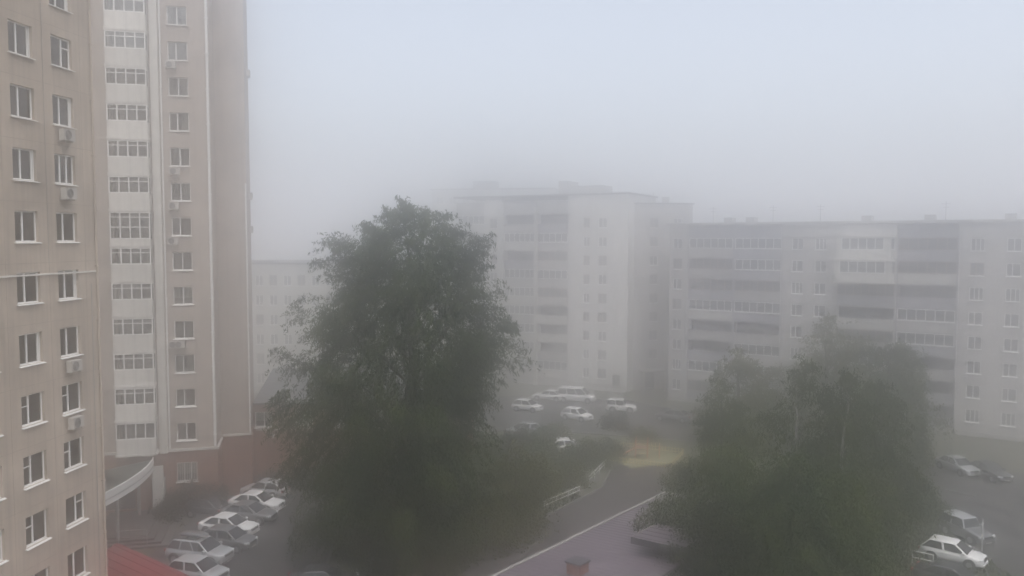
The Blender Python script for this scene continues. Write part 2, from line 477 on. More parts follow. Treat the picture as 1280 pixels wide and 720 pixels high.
def tower():
    a = R(14)
    t = thing('apartment_tower', 'tall brown grey tower with a column of white glazed balconies', 'building', (-24.3, 67.0, 0), a)
    # local x to the right along the facade (0 = right corner), -y towards the viewer
    wx, bx = -2.34, -5.98
    rows = [23.25 + 2.78*k for k in range(-6, 7)]
    ops = []
    for z in rows:
        ops.append((wx, z, 1.5, 1.45, .5, 1)); ops.append((bx, z-.05, 2.6, 2.3, .9, 1)); ops.append((-11.5, z, 1.5, 1.45, .5, 1))
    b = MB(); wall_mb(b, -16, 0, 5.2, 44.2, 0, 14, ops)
    wall_mb(b, .003, 2.45, 5.2, 44.2, 3.5, 5.0, [])
    b.build('wall', [M['tower'], M['interior']], t)
    b = MB(); wall_mb(b, -16.02, .06, -.3, 5.0, -.06, 14, [(wx, 3.25, 1.6, 1.6, .5, 1), (-4.55, 1.7, 1.1, 2.5, .4, 1), (-7.5,1.9,2.4,2.9,.5,1)])
    wall_mb(b, .063, 2.5, -.3, 5.2, 3.44, 5.0, [])
    b.build('ground_floor_wall', [M['redbrick'], M['interior']], t)
    b = MB(); b.box(-16.1, .16, -.16, -.001, 5.0, 5.2); b.box(.001, .16, 0, 3.34, 5.0, 5.2); b.box(.161, 2.62, 3.34, 3.499, 5.2, 5.38)
    b.build('ledge', M['white'], t)
    rr = random.Random(5)
    for k, z in enumerate(rows):
        window(t, wx, z, 1.5, 1.45, 'd' if rr.random() < .75 else 'a', near=True, curtain=rr.choice([0,1,2,None,3,None]))
        window(t, -11.5, z, 1.5, 1.45, 'd', near=True, curtain=rr.choice([0,1,2,None]))
        balcony(t, bx, z-1.42, 2.92, 1.0, 0, 4, rr.choice('ttn'), full=(k == 6))
    window(t, wx, 3.25, 1.6, 1.6, 'e', y=.08, near=True, curtain=3)
    b = MB()
    for i in range(9): b.tube((wx-.72+i*.18, -.10, 2.5),(wx-.72+i*.18, -.10, 4.0), .014, n=5)
    b.box(wx-.8, wx+.8, -.115, -.085, 2.47, 2.5); b.box(wx-.8, wx+.8, -.115, -.085, 4.0, 4.03); b.build('window_bars', M['whitemetal'], t)
    for k, dx in ((-3+6, .0), (1+6, -.2), (2+6,-.1), (6, -.35), (11,-.2), (3, -.45)):
        if k < len(rows): ac_unit(t, wx-.3+dx, rows[k]-1.15)
    b = MB(); b.box(-4.36, -3.78, -.26, -.002, 4.9, 44.1); b.build('pilaster', M['white'], t)
    pipe(t, -3.62, -.10, 5.25, 44.1, .06); pipe(t, -.14, -.09, 5.25, 44.1, .10); pipe(t, 2.40, 3.36, 5.4, 27.0, .06)
    # units on the side wall, seen edge on
    for z in (26.0, 23.1, 36.5):
        o = ac_unit(t, 0, 0); o.location = (2.45, 4.6, z); o.rotation_euler = (0,0,R(90))
    b = MB(); b.box(-4.95, -4.15, -.30, -.08, -.3, 3.9); b.build('door_pillar', M['white'], t)
    b = MB(); b.box(-5.05, -4.05, .12, .18, .45, 2.9); b.build('door', M['whitemetal'], t)
    b = MB(); b.box(-8.6, -6.4, .2, .26, .45, 3.3); b.build('door', M['darkmetal'], t)
    b = MB(); b.box(-16.2, .2, -.2, 14.2, 44.203, 44.5); b.build('roof', M['roofing'], t)
tower()

# curved entrance canopy with a white fascia, wide steps
def entrance_canopy():
    t = thing('entrance_canopy', 'dark flat canopy with a curved white fascia at the tower entrance', 'canopy', (-29.5, 64.0, 0))
    e = []
    p0, p1, p2 = Vector((-29.0,65.4)), Vector((-27.35,60.6)), Vector((-28.6,54.0))
    for i in range(15):
        s = i/14
        e.append(p0*(1-s)**2 + p1*2*s*(1-s) + p2*s*s)
    O = Vector((-29.5,64.0))
    poly = [p - O for p in e]
    b = MB(); b.slab([Vector((-8.5,-10.0)), Vector((-8.5,-1.6))][::-1] + [p*1 for p in poly] , 4.36, 4.52); b.build('canopy_roof', M['canopy'], t)
    f = MB(); vs = []
    for p in poly:
        for z in (3.80, 4.74):
            vs.append((p.x+.06, p.y, z))
    for p in poly:
        for z in (3.80, 4.74):
            vs.append((p.x+.16, p.y, z))
    n = len(poly)
    fs = []
    for i in range(n-1):
        a = 2*i; q = 2*n + 2*i
        fs += [(a,a+1,a+3,a+2), (q,q+2,q+3,q+1), (a,a+2,q+2,q), (a+1,q+1,q+3,a+3)]
    fs += [(0,2*n,2*n+1,1), (2*n-2,2*n-1,4*n-1,4*n-2)]
    f.add(vs, fs); f.build('fascia', M['upvc'], t)
    f = MB()
    for i in range(n-1):
        p, q = poly[i], poly[i+1]
        for z in (4.20,): f.tube((p.x+.17,p.y,z),(q.x+.17,q.y,z),.02,n=4)
    f.build('fascia_trim', M['darkmetal'], t)
    for (x, y) in ((.2,-.4),(.9,-5.4),(.3,-9.5)):
        q = MB(); q.tube((x,y,-.1),(x,y,4.36),.13,n=10); q.build('column', M['concrete'], t)
entrance_canopy()
def steps():
    t = thing('entrance_steps', 'broad low concrete steps beneath the curved canopy', 'steps', (-27.6, 61.5, 0), R(14))
    for i in range(4):
        b = MB(); b.box(-3.5-.0, 1.9-.55*i, -3.6+.4*i, 3.6-.001*i, .15*i - (.2 if i == 0 else 0), .15*(i+1)-.004)
        b.build('step', M['stone'], t)
    r = MB()
    for x in (-1.5, .4):
        r.tube((x,-3.2,.15),(x,-3.2,1.3),.025,n=6)
    r.tube((-1.5,-3.2,1.3),(.4,-3.2,1.3),.025,n=6); r.tube((-1.5,-3.2,.8),(.4,-3.2,.8),.018,n=6)
    r.build('handrail', M['metal'], t)
steps()
def maroon_roof():
    t = thing('porch', 'maroon metal roofed porch at the foot of the tan block', 'porch', (-20.4, 42.0, 0), 0)
    O = Vector((-20.4, 42.0, 0))
    A, B, C, D = [Vector(p) - O for p in ((-22.9,46.8,4.6),(-16.9,43.3,3.9),(-19.9,35.0,3.9),(-23.4,36.0,4.6))]
    b = MB(); th = Vector((0,0,.09))
    b.add([A,B,C,D,A+th,B+th,C+th,D+th], [(3,2,1,0),(4,5,6,7),(0,1,5,4),(1,2,6,5),(2,3,7,6),(3,0,4,7)])
    b.build('roof', M['maroon'], t)
    s = MB()
    for i in range(15):
        f = (i+.5)/15
        p, q = A.lerp(D, f)+th, B.lerp(C, f)+th
        s.tube(p, q, .022, n=4)
    s.build('standing_seam', M['maroon'], t)
    g = MB(); g.tube(B+Vector((.05,0,-.02)), C+Vector((.05,0,-.02)), .06, n=8); g.build('gutter', M['darkmetal'], t)
    q = MB(); q.slab([A*.92, B*.9, C*.9, D*.92], -.2, 3.80); q.build('wall', M['redbrick'], t)
maroon_roof()

# ------------------------------------------------------------------ low annex to the right of the tower
def annex():
    t = thing('annex', 'low red brown brick annex with a dark roof right of the tower', 'building', (-22.4, 73.2, 0), R(8))
    ops = [(x, 6.05, 1.6, 1.4, .5, 1) for x in (.12, 3.6, 7.1, 10.6, 14.1)] + [(5.4, 1.4, 1.3, 2.3, .4, 1), (12.5, 2.1, 2.2, 1.5, .4, 1)]
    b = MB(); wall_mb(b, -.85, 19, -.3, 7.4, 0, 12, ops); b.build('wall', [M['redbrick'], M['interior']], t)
    for x in (.12, 3.6, 7.1, 10.6, 14.1): window(t, x, 6.05, 1.6, 1.4, 'd', near=True, curtain=random.choice([0,2,3]))
    window(t, 12.5, 2.1, 2.2, 1.5, 'e', near=True)
    d = MB(); d.box(4.77, 6.03, .15, .2, .26, 2.53); d.build('door', M['darkmetal'], t)
    r = MB(); r.add([(-.8,-.35,7.45),(19.2,-.35,7.45),(19.2,12.2,8.6),(-.8,12.2,8.6),(-.8,-.35,7.62),(19.2,-.35,7.62),(19.2,12.2,8.78),(-.8,12.2,8.78)],
                    [(3,2,1,0),(4,5,6,7),(0,1,5,4),(1,2,6,5),(2,3,7,6),(3,0,4,7)]); r.build('roof', M['oldroof'], t)
    l = MB(); l.box(-.62, 19.02, -.1, -.001, 5.05, 5.2); l.build('ledge', M['white'], t)
    for x in (0.9, 4.0):
        q = MB(); q.box(x-.12, x+.12, -.3, -.002, 4.55, 4.75); q.tube((x,-.25,4.56),(x,-.32,4.42),.1,.14,n=8); q.build('wall_lamp', M['whitemetal'], t)
    w = MB(); w.box(-.61, 19.01, -.06, -.001, -.3, .5); w.build('plinth', M['concrete'], t)
annex()

# ------------------------------------------------------------------ pale block behind (between tower and big tree)
def pale_block():
    t = thing('apartment_block', 'pale low block in the haze between the tower and the big tree', 'building', (-50, 118.5, 0), R(-3))
    cols = [1.5 + 2.05*i for i in range(17)]
    ops = []
    for x in cols:
        for k in range(6): ops.append((x, 16.3 - 2.82*k, 1.15, 1.5, .3, 1))
    b = MB(); wall_mb(b, 0, 36, -.3, 18.6, 0, 13, ops); b.build('wall', [M['cream'], M['loggia_in']], t)
    rr = random.Random(11)
    for x in cols:
        for k in range(6): window(t, x, 16.3 - 2.82*k, 1.15, 1.5, rr.choice('ds'), m=M['upvc'] if rr.random() < .55 else M['brownframe'])
    r = MB(); r.box(-.3, 36.3, -.35, 13.3, 18.603, 18.85); r.build('roof', M['roofing'], t)
    p = MB(); p.box(-.05, 36.05, -.05, -.001, -.3, 1.0); p.build('plinth', M['concrete'], t)
pale_block()

# ------------------------------------------------------------------ long blocks across the courtyard
def loggia(t, x, z, w, y, style, rr, par=None):
    """parapet and rail in a recess (x centre, z floor); style None = open, 'w'/'d' glazed with white / brown frames"""
    par = par or M['darkwall']
    par = rr.choice([par, par, par, M['midwall'], M['cream']])
    def mk():
        b = MB(); b.box(-w/2, w/2, -.06, .05, 0, 1.05); b.box(-w/2-.01, w/2+.01, -.09, .08, 1.051, 1.11); b.box(-w/2, w/2, -.07, .06, -.16, -.001)
        return b.mesh('loggia', par)
    o = ob('loggia', cached(('lg', w, par.name), mk), t, (x, y, z))
    if style:
        m = M['upvc'] if style == 'w' else M['brownframe']
        n = max(3, int(round(w/.95)))
        def mf():
            b = MB(); t_ = .09
            b.box(-w/2, w/2, -.03, .05, 1.112, 1.2).box(-w/2, w/2, -.03, .05, 2.40, 2.5)
            for i in range(n+1):
                c = -w/2 + t_/2 + (w-t_)*i/n
                b.box(c-t_/2, c+t_/2, -.035, .05, 1.2, 2.40)
            return b.mesh('glazing_frame', m)
        ob('glazing_frame', cached(('lgf', w, m.name), mf), o)
        def mp():
            b = MB(); b.box(-w/2+.02, w/2-.02, .01, .02, 1.15, 2.45); return b.mesh('pane', M['glass_far'])
        ob('pane', cached(('lgp', w), mp), o)
        if style == 'w' and rr.random() < .85:
            def ms():
                b = MB(); b.box(-w/2-.05, w/2+.05, -.17, -.061, 1.04, 1.12); return b.mesh('sill', M['upvc'])
            ob('sill', cached(('lgs', w), ms), o)
    return o

def block9():
    a = math.atan2(-.454, .89)       # facade falls back to the left
    t = thing('apartment_block', 'pale nine storey block in the middle distance with a white stair section', 'building', (16.6, 118.0, 0), a)
    rr = random.Random(21)
    Z = [2.5 + 2.76*j for j in range(9)]
    # white section, x -9.3..0
    ops = [(x, z, w_, 1.45, .3, 1) for z in Z for x, w_ in ((-6.4, 1.0), (-3.9, 1.35))]
    ops += [(-1.7, 1.25, 1.2, 2.4, .5, 1)]
    b = MB(); wall_mb(b, -9.3, 0, -.3, 28.6, 0, 13, ops); b.build('wall', [M['palewall'], M['loggia_in']], t)
    for z in Z:
        for x, w_ in ((-6.4, 1.0), (-3.9, 1.35)):
            window(t, x, z, w_, 1.45, 'd', m=M['upvc'] if rr.random() < .35 else M['brownframe'], sill=rr.random() < .7)
    d = MB(); d.box(-2.28, -1.12, .15, .2, .06, 2.43); d.build('door', M['darkmetal'], t)
    p = MB(); p.box(-9.4, .08, -.08, -.001, -.3, 1.0); p.build('plinth', M['concrete'], t)
    # loggia stacks going left
    secs = [(-14.6, 5.2), (-20.3, 5.6), (-28.7, 5.2)]
    cur = -9.3
    for i, (x0, w_) in enumerate(secs):
        cx = x0 + w_/2
        ops = [(cx, z+.05, w_-.25, 2.5, 1.25, 1) for z in Z]
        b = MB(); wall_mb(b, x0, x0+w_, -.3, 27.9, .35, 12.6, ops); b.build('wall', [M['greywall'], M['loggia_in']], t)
        for j, z in enumerate(Z):
            sty = rr.choice(['w', 'd', None, None, 'd']) if i > 1 else {0: {0:'w',3:None,4:'d',5:'w',6:'d'}, 1: {0:'w',1:'w',4:'w',5:'w',7:'w'}}[i].get(j, rr.choice([None,'d','w']))
            loggia(t, cx, z-1.2, w_-.25, .38, sty, rr, M['greywall'] if rr.random() < .6 else M['darkwall'])
    for x0, x1 in ((-23.5,-20.3),):
        n = 1 if x1-x0 < 4 else 3
        ops = [(x0+(x1-x0)*(q+.5)/n, z, 1.3, 1.45, .3, 1) for z in Z for q in range(n)]
        b = MB(); wall_mb(b, x0, x1, -.3, 28.2, 0, 13, ops); b.build('wall', [M['palewall'], M['loggia_in']], t)
        for o in ops: window(t, o[0], o[1], 1.3, 1.45, 'd', m=M['upvc'] if rr.random() < .4 else M['brownframe'])
    for x in (-14.6,): # white dividing strips
        b = MB(); b.box(x-.22, x+.22, -.3, .349, .0, 27.0); b.build('dividing_strip', M['white'], t)
    r = MB(); r.box(-28.9, .3, -.25, 13.2, 28.603, 28.85); r.build('roof', M['roofing'], t)
    for x0, x1, h in ((-10.5,-5.0,30.2), (-12.2,-10.6,31.0)):
        q = MB(); q.box(x0, x1, 3, 7, 28.853, h); q.build('lift_housing', M['greywall'], t)
block9()

def grey_section():
    a = R(12)
    t = thing('apartment_block', 'grey brick end block joining the white stair section on its right', 'building', (16.75, 120.2, 0), a)
    rr = random.Random(31)
    Z = [2.5 + 2.76*j for j in range(9)]
    ops = [(x, z, 1.3, 1.4, .3, 1) for z in Z[1:] for x in (4.2, 7.9)] + [(3.6, 1.4, 1.6, 2.3, .5, 1)]
    b = MB(); wall_mb(b, 0, 10.2, -.3, 27.3, 0, 12, ops); b.build('wall', [M['greywall'], M['loggia_in']], t)
    for z in Z[1:]:
        for x in (4.2, 7.9): window(t, x, z, 1.3, 1.4, 'd', m=M['brownframe'] if rr.random() < .6 else M['upvc'])
    r = MB(); r.box(-.1, 10.4, -.2, 12.2, 27.303, 27.5); r.build('roof', M['roofing'], t)
    d = MB(); d.box(2.9, 4.3, .2, .26, .26, 2.53); d.build('door', M['darkmetal'], t)
    p = MB(); p.box(1.8, 5.4, -2.4, -.002, 2.9, 3.1)
    p.build('porch_roof', M['concrete'], t)
    for x in (1.95, 5.25):
        c = MB(); c.box(x-.12, x+.12, -2.3, -2.06, -.2, 2.899); c.build('porch_post', M['white'], t)
    MB().tube((6.0,5,27.5),(6.0,5,29.3),.05,n=5).build('vent_pipe', M['greywall'], t); MB().box(7.4,8.2,4,5,27.503,28.6).build('vent', M['greywall'], t)
grey_section()

def block8():
    a = math.atan2(-23.0, 33.2)
    t = thing('apartment_block', 'long grey eight storey block fading into haze on the right', 'building', (21.6, 113.0, 0), a)
    rr = random.Random(41)
    SIL = [20.9 - 2.76*k for k in range(8)]          # sill heights from the top storey down
    top = 24.1
    def flat(x0, x1, cols, m, y=0.0, wd=1.4, white=.75):
        ops = [(x, s+.72, wd, 1.44, .3, 1) for s in SIL for x in cols]
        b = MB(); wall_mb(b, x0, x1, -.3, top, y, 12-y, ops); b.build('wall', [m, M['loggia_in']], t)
        for o in ops:
            wh = rr.random() < white
            window(t, o[0], o[1], wd, 1.44, rr.choice('dea'), y=y+.14, m=M['upvc'] if wh else M['brownframe'], sill=True, sillmat=M['upvc'] if rr.random() < .8 else M['concrete'])
    def stack(x0, x1, m, styles, y=0.25, par=None, n=1):
        ww = (x1-x0)/n
        ops = [(x0+ww*(q+.5), s+.2, ww-.3, 2.46, 1.3, 1) for s in SIL for q in range(n)]
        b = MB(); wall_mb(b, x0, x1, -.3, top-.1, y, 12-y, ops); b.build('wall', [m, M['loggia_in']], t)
        for k, s in enumerate(SIL):
            for q in range(n):
                loggia(t, x0+ww*(q+.5), s-1.03, ww-.3, y+.03, styles.get((k,q), rr.choice([None,None,'d',None,'w','d','w'])), rr, rr.choice(par or [M['darkwall'], M['greywall']]))
    flat(0, 2.6, [1.15], M['midwall'], wd=1.3)
    stack(2.6, 15.3, M['darkwall'], {(3,1):'w',(5,1):'w',(6,0):'w',(2,0):'d'}, n=2)
    flat(15.3, 21.9, [17.2, 20.0], M['midwall'])
    stack(21.9, 28.6, M['midwall'], {}, y=-.1, par=[M['greywall'], M['darkwall']])
    # the two white glazed balconies built out from the stack
    for k, ex in ((0,0.0), (1,.35)):
        s = SIL[k]
        def mk():
            b = MB(); w_ = 6.1+ex
            b.box(-w_/2, w_/2, -1.3, -1.2, -1.0, .05); b.box(-w_/2, -w_/2+.1, -1.199, 0, -1.0, .05); b.box(w_/2-.1, w_/2, -1.199, 0, -1.0, .05)
            b.box(-w_/2-.1, w_/2+.1, -1.4, 0, -1.15, -1.001)
            b.box(-w_/2, -w_/2+.55, -1.28, -1.2, .051, 1.5); b.box(w_/2-.75, w_/2, -1.28, -1.2, .051, 1.5)
            return b.mesh('balcony', M['white'])
        o = ob('balcony', mk(), t, (25.2, -.12, s))
        MB().box(-3.15-ex/2, 3.15+ex/2, -1.42, 0, 1.5, 1.62).build('balcony_lintel', M['white'], o)
        f = MB(); w_ = 6.1+ex
        for i in range(6):
            c = -w_/2+.6 + (w_-1.4)*i/5
            f.box(c-.06, c+.06, -1.3, -1.22, .1, 1.45)
        f.box(-w_/2+.55, w_/2-.75, -1.30, -1.22, .051, .15); f.box(-w_/2+.55, w_/2-.75, -1.30, -1.22, 1.4, 1.5)
        f.build('glazing_frame', M['upvc'], o)
        g = MB(); g.box(-w_/2+.56, w_/2-.76, -1.26, -1.25, .1, 1.45); g.build('pane', M['glass_far'], o)
    stack(28.6, 35.0, M['darkwall'], {(3,0):'w'}, y=.4, par=[M['darkwall'], M['darkwall'], M['greywall']])
    flat(35.0, 42.6, [36.9, 40.4], M['palewall'] if False else M['midwall'], white=.9)
    stack(42.6, 49.0, M['darkwall'], {(3,0):'w',(6,0):'w'}, y=.3)
    flat(49.0, 55.6, [50.8, 53.6], M['midwall'])
    stack(55.6, 62.0, M['midwall'], {(1,0):'w'}, y=.3)
    r = MB(); r.box(-.3, 62.3, -.45, 12.3, top+.003, top+.22); r.build('roof', M['roofing'], t)
    c = MB(); c.box(-.33, 62.33, -.50, -.451, top-.02, top+.28); c.build('coping', M['concrete'], t)
    for x in (6.5, 9.5, 24, 31, 39.2):
        v = MB(); v.box(x, x+1.1, 3, 4.6, top+.223, top+1.0); v.build('vent', M['greywall'], t)
    for x in (4.2, 12.5, 18.6, 33.0, 44.5):
        a_ = MB(); a_.tube((x,5,top+.2),(x,5,top+2.6),.035,n=5); a_.tube((x-.5,5,top+2.3),(x+.5,5,top+2.3),.025,n=4); a_.tube((x-.35,5,top+1.9),(x+.35,5,top+1.9),.025,n=4); a_.build('aerial', M['darkmetal'], t)
    p = MB(); p.box(-.1, 62.1, -.1, -.002, -.3, .5); p.build('plinth', M['concrete'], t)
    for x in (2.5, 15.2, 35.1): pipe(t, x, -.12, .3, 23.9, .07, M['metal'])
block8()
def far_tower():
    t = thing('apartment_tower', 'faint far tower barely showing in the fog above the big tree', 'building', (-17, 176.0, 0), R(-10))
    ops = [(1.6+2.9*i, 2.3+2.8*k, 1.5, 1.45, .3, 1) for i in range(9) for k in range(11)]
    b = MB(); wall_mb(b, 0, 26, -.3, 32.5, 0, 14, ops); b.build('wall', [M['palewall'], M['loggia_in']], t)
    for o in ops: window(t, o[0], o[1], 1.5, 1.45, 'd', sill=False)
    r = MB(); r.box(-.3, 26.3, -.3, 14.3, 32.503, 32.8); r.box(8, 13, 4, 8, 32.803, 34.6); r.build('roof', M['roofing'], t)
far_tower()

# ------------------------------------------------------------------ long shed with lilac corrugated roof, chimney, raised gable
def shed():
    U, V = Vector((.632,.775,0)), Vector((.775,-.632,0))
    O = Vector((0, 45.8, 0)) - U*6
    t = thing('shed', 'long low shed with a lilac corrugated metal roof at the bottom', 'building', O, math.atan2(.775,.632))
    Lg, W = 24.0, 7.6                      # local x along the eave, -y to the right
    zr0, zr1 = 3.55, 4.0
    b = MB(); n = int(Lg/.11)
    vs, fs = [], []
    for i in range(n+1):
        x = Lg*i/n
        dz = (0, .028, .028, 0)[i % 4]
        vs += [(x, 0, zr0+dz), (x, -W, zr1+dz)]
    for i in range(n): fs.append((2*i, 2*i+1, 2*i+3, 2*i+2))
    b.add(vs, fs); struct(b.build('corrugated_sheet', M['lilac'], t), 'stuff')
    r = MB(); r.add([(0,0,zr0-.12),(Lg,0,zr0-.12),(Lg,-W,zr1-.12),(0,-W,zr1-.12),(0,0,zr0-.02),(Lg,0,zr0-.02),(Lg,-W,zr1-.02),(0,-W,zr1-.02)],
                    [(0,1,2,3),(7,6,5,4),(4,5,1,0),(5,6,2,1),(6,7,3,2),(7,4,0,3)]); r.build('roof_deck', M['lilac'], t)
    f = MB(); f.box(-.1, Lg+.1, .002, .22, zr0-.16, zr0+.07); f.box(Lg+.001, Lg+.15, -W, .0, zr0-.1, zr0+.06); f.build('edge_trim', M['fascia'], t)
    w_ = MB(); w_.box(.3, Lg-.3, -W+.3, -.3, -.3, zr0-.125); w_.build('wall', M['concrete'], t)
    c = MB()                                # chimney
    cp = at(722, 706, 4.2); L = cp - O; cx, cy = L.dot(U), -L.dot(V)
    c.box(cx-.44, cx+.44, cy-.44, cy+.44, zr0-.05, 4.35)
    ch = c.build('chimney', M['brick'], t)
    c = MB(); c.box(cx-.52, cx+.52, cy-.52, cy+.52, 4.353, 4.45); c.build('chimney_cap', M['darkmetal'], ch)
    return U, V
U_, V_ = shed()
def raised_roof():
    p = at(790, 672, 4.9)
    t = thing('annexe_roof', 'small raised lilac roof with its eave shade as a dark strip, half hidden by the right trees', 'roof', (p.x, p.y, 0), math.atan2(.775,.632))
    b = MB(); b.add([(0,0,4.78),(3,0,4.78),(3,-3.4,4.9),(0,-3.4,4.9),(0,0,4.92),(3,0,4.92),(3,-3.4,5.04),(0,-3.4,5.04)],
                    [(0,1,2,3),(7,6,5,4),(4,5,1,0),(5,6,2,1),(6,7,3,2),(7,4,0,3)])
    b.build('roof', M['lilac'], t)
    s = MB()
    for i in range(5): s.tube((.25+i*.62,0,4.93),(.25+i*.62,-3.4,5.05),.02,n=4)
    s.build('standing_seam', M['lilac'], t)
    f = MB(); f.box(-.0, 3, .003, .05, 4.74, 4.95); f.build('edge_trim', M['fascia'], t)
    f = MB(); f.add([(-.06,.05,4.55),(-.003,.05,4.55),(-.003,-3.4,4.67),(-.06,-3.4,4.67),(-.06,.05,4.95),(-.003,.05,4.95),(-.003,-3.4,5.07),(-.06,-3.4,5.07)],[(3,2,1,0),(4,5,6,7),(0,1,5,4),(1,2,6,5),(2,3,7,6),(3,0,4,7)]); f.build('eave_shade_strip', M['darkmetal'], t)  # dark strip stands in for the shadow under the gable
    w_ = MB(); w_.box(1.2, 2.8, -3.2, -1.0, 0, 4.79); w_.build('wall', M['trim'], t)  # wall coloured black to stand in for shade beneath the roof
raised_roof()

# ------------------------------------------------------------------ trees and shrubs
def plant(name, label, cat, base, prof, seed, tips, per_tip, leaf=(.20,.085), m=None, bark=None, trunk_r=.3, droop=.5, tip_len=1.4, group=None,
          inner=.35, limbs=28, fork=.12, spread=.22, ysq=1.0, lean=(0,0), crown_name='crown', bough=34, clump=.75):
    """prof: (z, r_left, r_right) envelope around the trunk axis; leaves are individual small faces along drooping twigs"""
    rg = np.random.default_rng(seed)
    t = thing(name, label, cat, (base[0], base[1], 0), 0, group)
    P = np.array(prof, float)
    zs = np.linspace(P[0,0], P[-1,0], 200)
    rl, rr_ = np.interp(zs, P[:,0], P[:,1]), np.interp(zs, P[:,0], P[:,2])
    wgt = (rl+rr_)/2 + .4; wgt /= wgt.sum()
    z = rg.choice(zs, tips, p=wgt) + rg.normal(0,.12,tips)
    th = rg.uniform(0, 2*np.pi, tips)
    zz = np.clip(z, P[0,0], P[-1,0])
    a, b = np.interp(zz, P[:,0], P[:,1]), np.interp(zz, P[:,0], P[:,2])
    c = np.cos(th)
    rad = b*(1+c)/2 + a*(1-c)/2
    # boughs: most twigs gather on separate clumps, leaving hollows and a ragged outline between them
    nb = max(8, tips//bough)
    bz = rg.choice(zs, nb, p=wgt); bth = rg.uniform(0, 2*np.pi, nb)
    ba, bb_ = np.interp(bz, P[:,0], P[:,1]), np.interp(bz, P[:,0], P[:,2])
    bc = np.cos(bth); br = (bb_*(1+bc)/2 + ba*(1-bc)/2)*(.5+.5*rg.uniform(0,1,nb)**.55)
    top = P[-1,0]
    bu = np.clip((bz-P[0,0])/(top-P[0,0]), 0, 1)
    env = bb_*(1+bc)/2 + ba*(1-bc)/2
    br = env*(.58+.62*rg.uniform(0,1,nb)**.8)
    rise = rg.uniform(.5,1.15,nb)*(.2+1.5*bu)*np.maximum(1.3, env*.6)
    bz = bz + rg.uniform(0,1,nb)*bu*.05*top
    j = rg.integers(0, nb, tips)
    sj = rg.beta(2.2, 1.3, tips)
    th0 = bth[j] + (1-sj)*rg.normal(0,.12,tips)
    wd = rg.uniform(.75,1.3,nb)[j]*clump*(1.15-.95*sj)
    off = rg.normal(0,1,(tips,3))*wd[:,None]
    rj = br[j]*(.35+.65*sj)
    X1 = rj*np.cos(th0) + off[:,0]; Y1 = rj*np.sin(th0) + off[:,1]
    Z1 = bz[j] - rise[j]*(1-sj) + off[:,2]*.6 - .35*(1-bu[j])*sj**2
    fill = rg.uniform(0,1,tips) < .30
    rho0 = inner + (.72-inner)*np.sqrt(rg.uniform(0,1,tips))
    X_ = np.where(fill, rad*rho0*c, X1); Y_ = np.where(fill, rad*rho0*np.sin(th), Y1); z = np.where(fill, z-.3, Z1)
    z = np.maximum(z, P[0,0]*.6)
    th = np.arctan2(Y_, X_); c = np.cos(th); rad = np.hypot(X_, Y_)
    a, b = np.interp(z, P[:,0], P[:,1]), np.interp(z, P[:,0], P[:,2])
    rho = np.clip(rad/np.maximum(b*(1+c)/2 + a*(1-c)/2, .3), 0, 1.1)
    cen = np.stack([X_ + lean[0]*z/top, Y_*ysq + lean[1]*z/top, z], 1)
    # twig direction: outward, up near the top, drooping lower down
    up = np.clip((z - P[0,0])/(top-P[0,0]), 0, 1)
    out = np.stack([np.cos(th), np.sin(th), (up-.45)*1.3 + rg.normal(0,.25,tips)], 1)
    out += rg.normal(0,.25,(tips,3)); out /= np.linalg.norm(out,axis=1)[:,None]
    Ls = tip_len*rg.uniform(.4,1.2,tips)*(.55+.45*rho)
    N = tips*per_tip
    s = rg.uniform(-.5,.75,(tips,per_tip))
    pos = cen[:,None,:] + out[:,None,:]*(s*Ls[:,None])[:,:,None]
    sd = np.clip(s+.5,0,None)
    pos[:,:,2] -= droop*(sd**2)*Ls[:,None]*(1.1-.7*up[:,None])
    pos += rg.normal(0,1,(tips,per_tip,3))*spread*(1-.45*sd)[:,:,None]
    pos = pos.reshape(N,3)
    pos[:,2] = np.maximum(pos[:,2], .12)
    # leaf faces
    d = rg.normal(0,1,(N,3)); d[:,2] -= droop*1.9; d += np.repeat(out,per_tip,0)*.5
    d /= np.linalg.norm(d,axis=1)[:,None]
    e = np.cross(d, rg.normal(0,1,(N,3))); e /= np.linalg.norm(e,axis=1)[:,None]
    sc = rg.uniform(.6,1.3,(N,1))
    l, w_ = d*leaf[0]*sc, e*leaf[1]*sc
    V = np.stack([pos-l*.5, pos+w_*.5-l*.05, pos+l*.5, pos-w_*.5-l*.05], 1).reshape(-1,3)
    me = bpy.data.meshes.new(crown_name)
    me.vertices.add(4*N); me.vertices.foreach_set('co', V.astype(np.float32).ravel())
    me.loops.add(4*N); me.loops.foreach_set('vertex_index', np.arange(4*N, dtype=np.int32))
    me.polygons.add(N); me.polygons.foreach_set('loop_start', np.arange(0,4*N,4,dtype=np.int32))
    me.materials.append(m); me.update(calc_edges=True)
    ob(crown_name, me, t)
    # trunk and limbs
    tb = MB(); rnd = random.Random(seed)
    H = top*.93
    pts = [Vector((lean[0]*f + rnd.uniform(-1,1)*.018*H*(0 if f==0 else 1), lean[1]*f + rnd.uniform(-1,1)*.018*H*(0 if f == 0 else 1), H*f-(.15 if f==0 else 0))) for f in np.linspace(0,1,9)]
    for i in range(8):
        r0, r1 = trunk_r*(1-i/8)**.8+.02, trunk_r*(1-(i+1)/8)**.8+.02
        if i == 0: r0 *= 1.3
        tb.tube(pts[i], pts[i+1], r0, r1, 9)
    idx = rg.choice(tips, min(limbs,tips), replace=False)
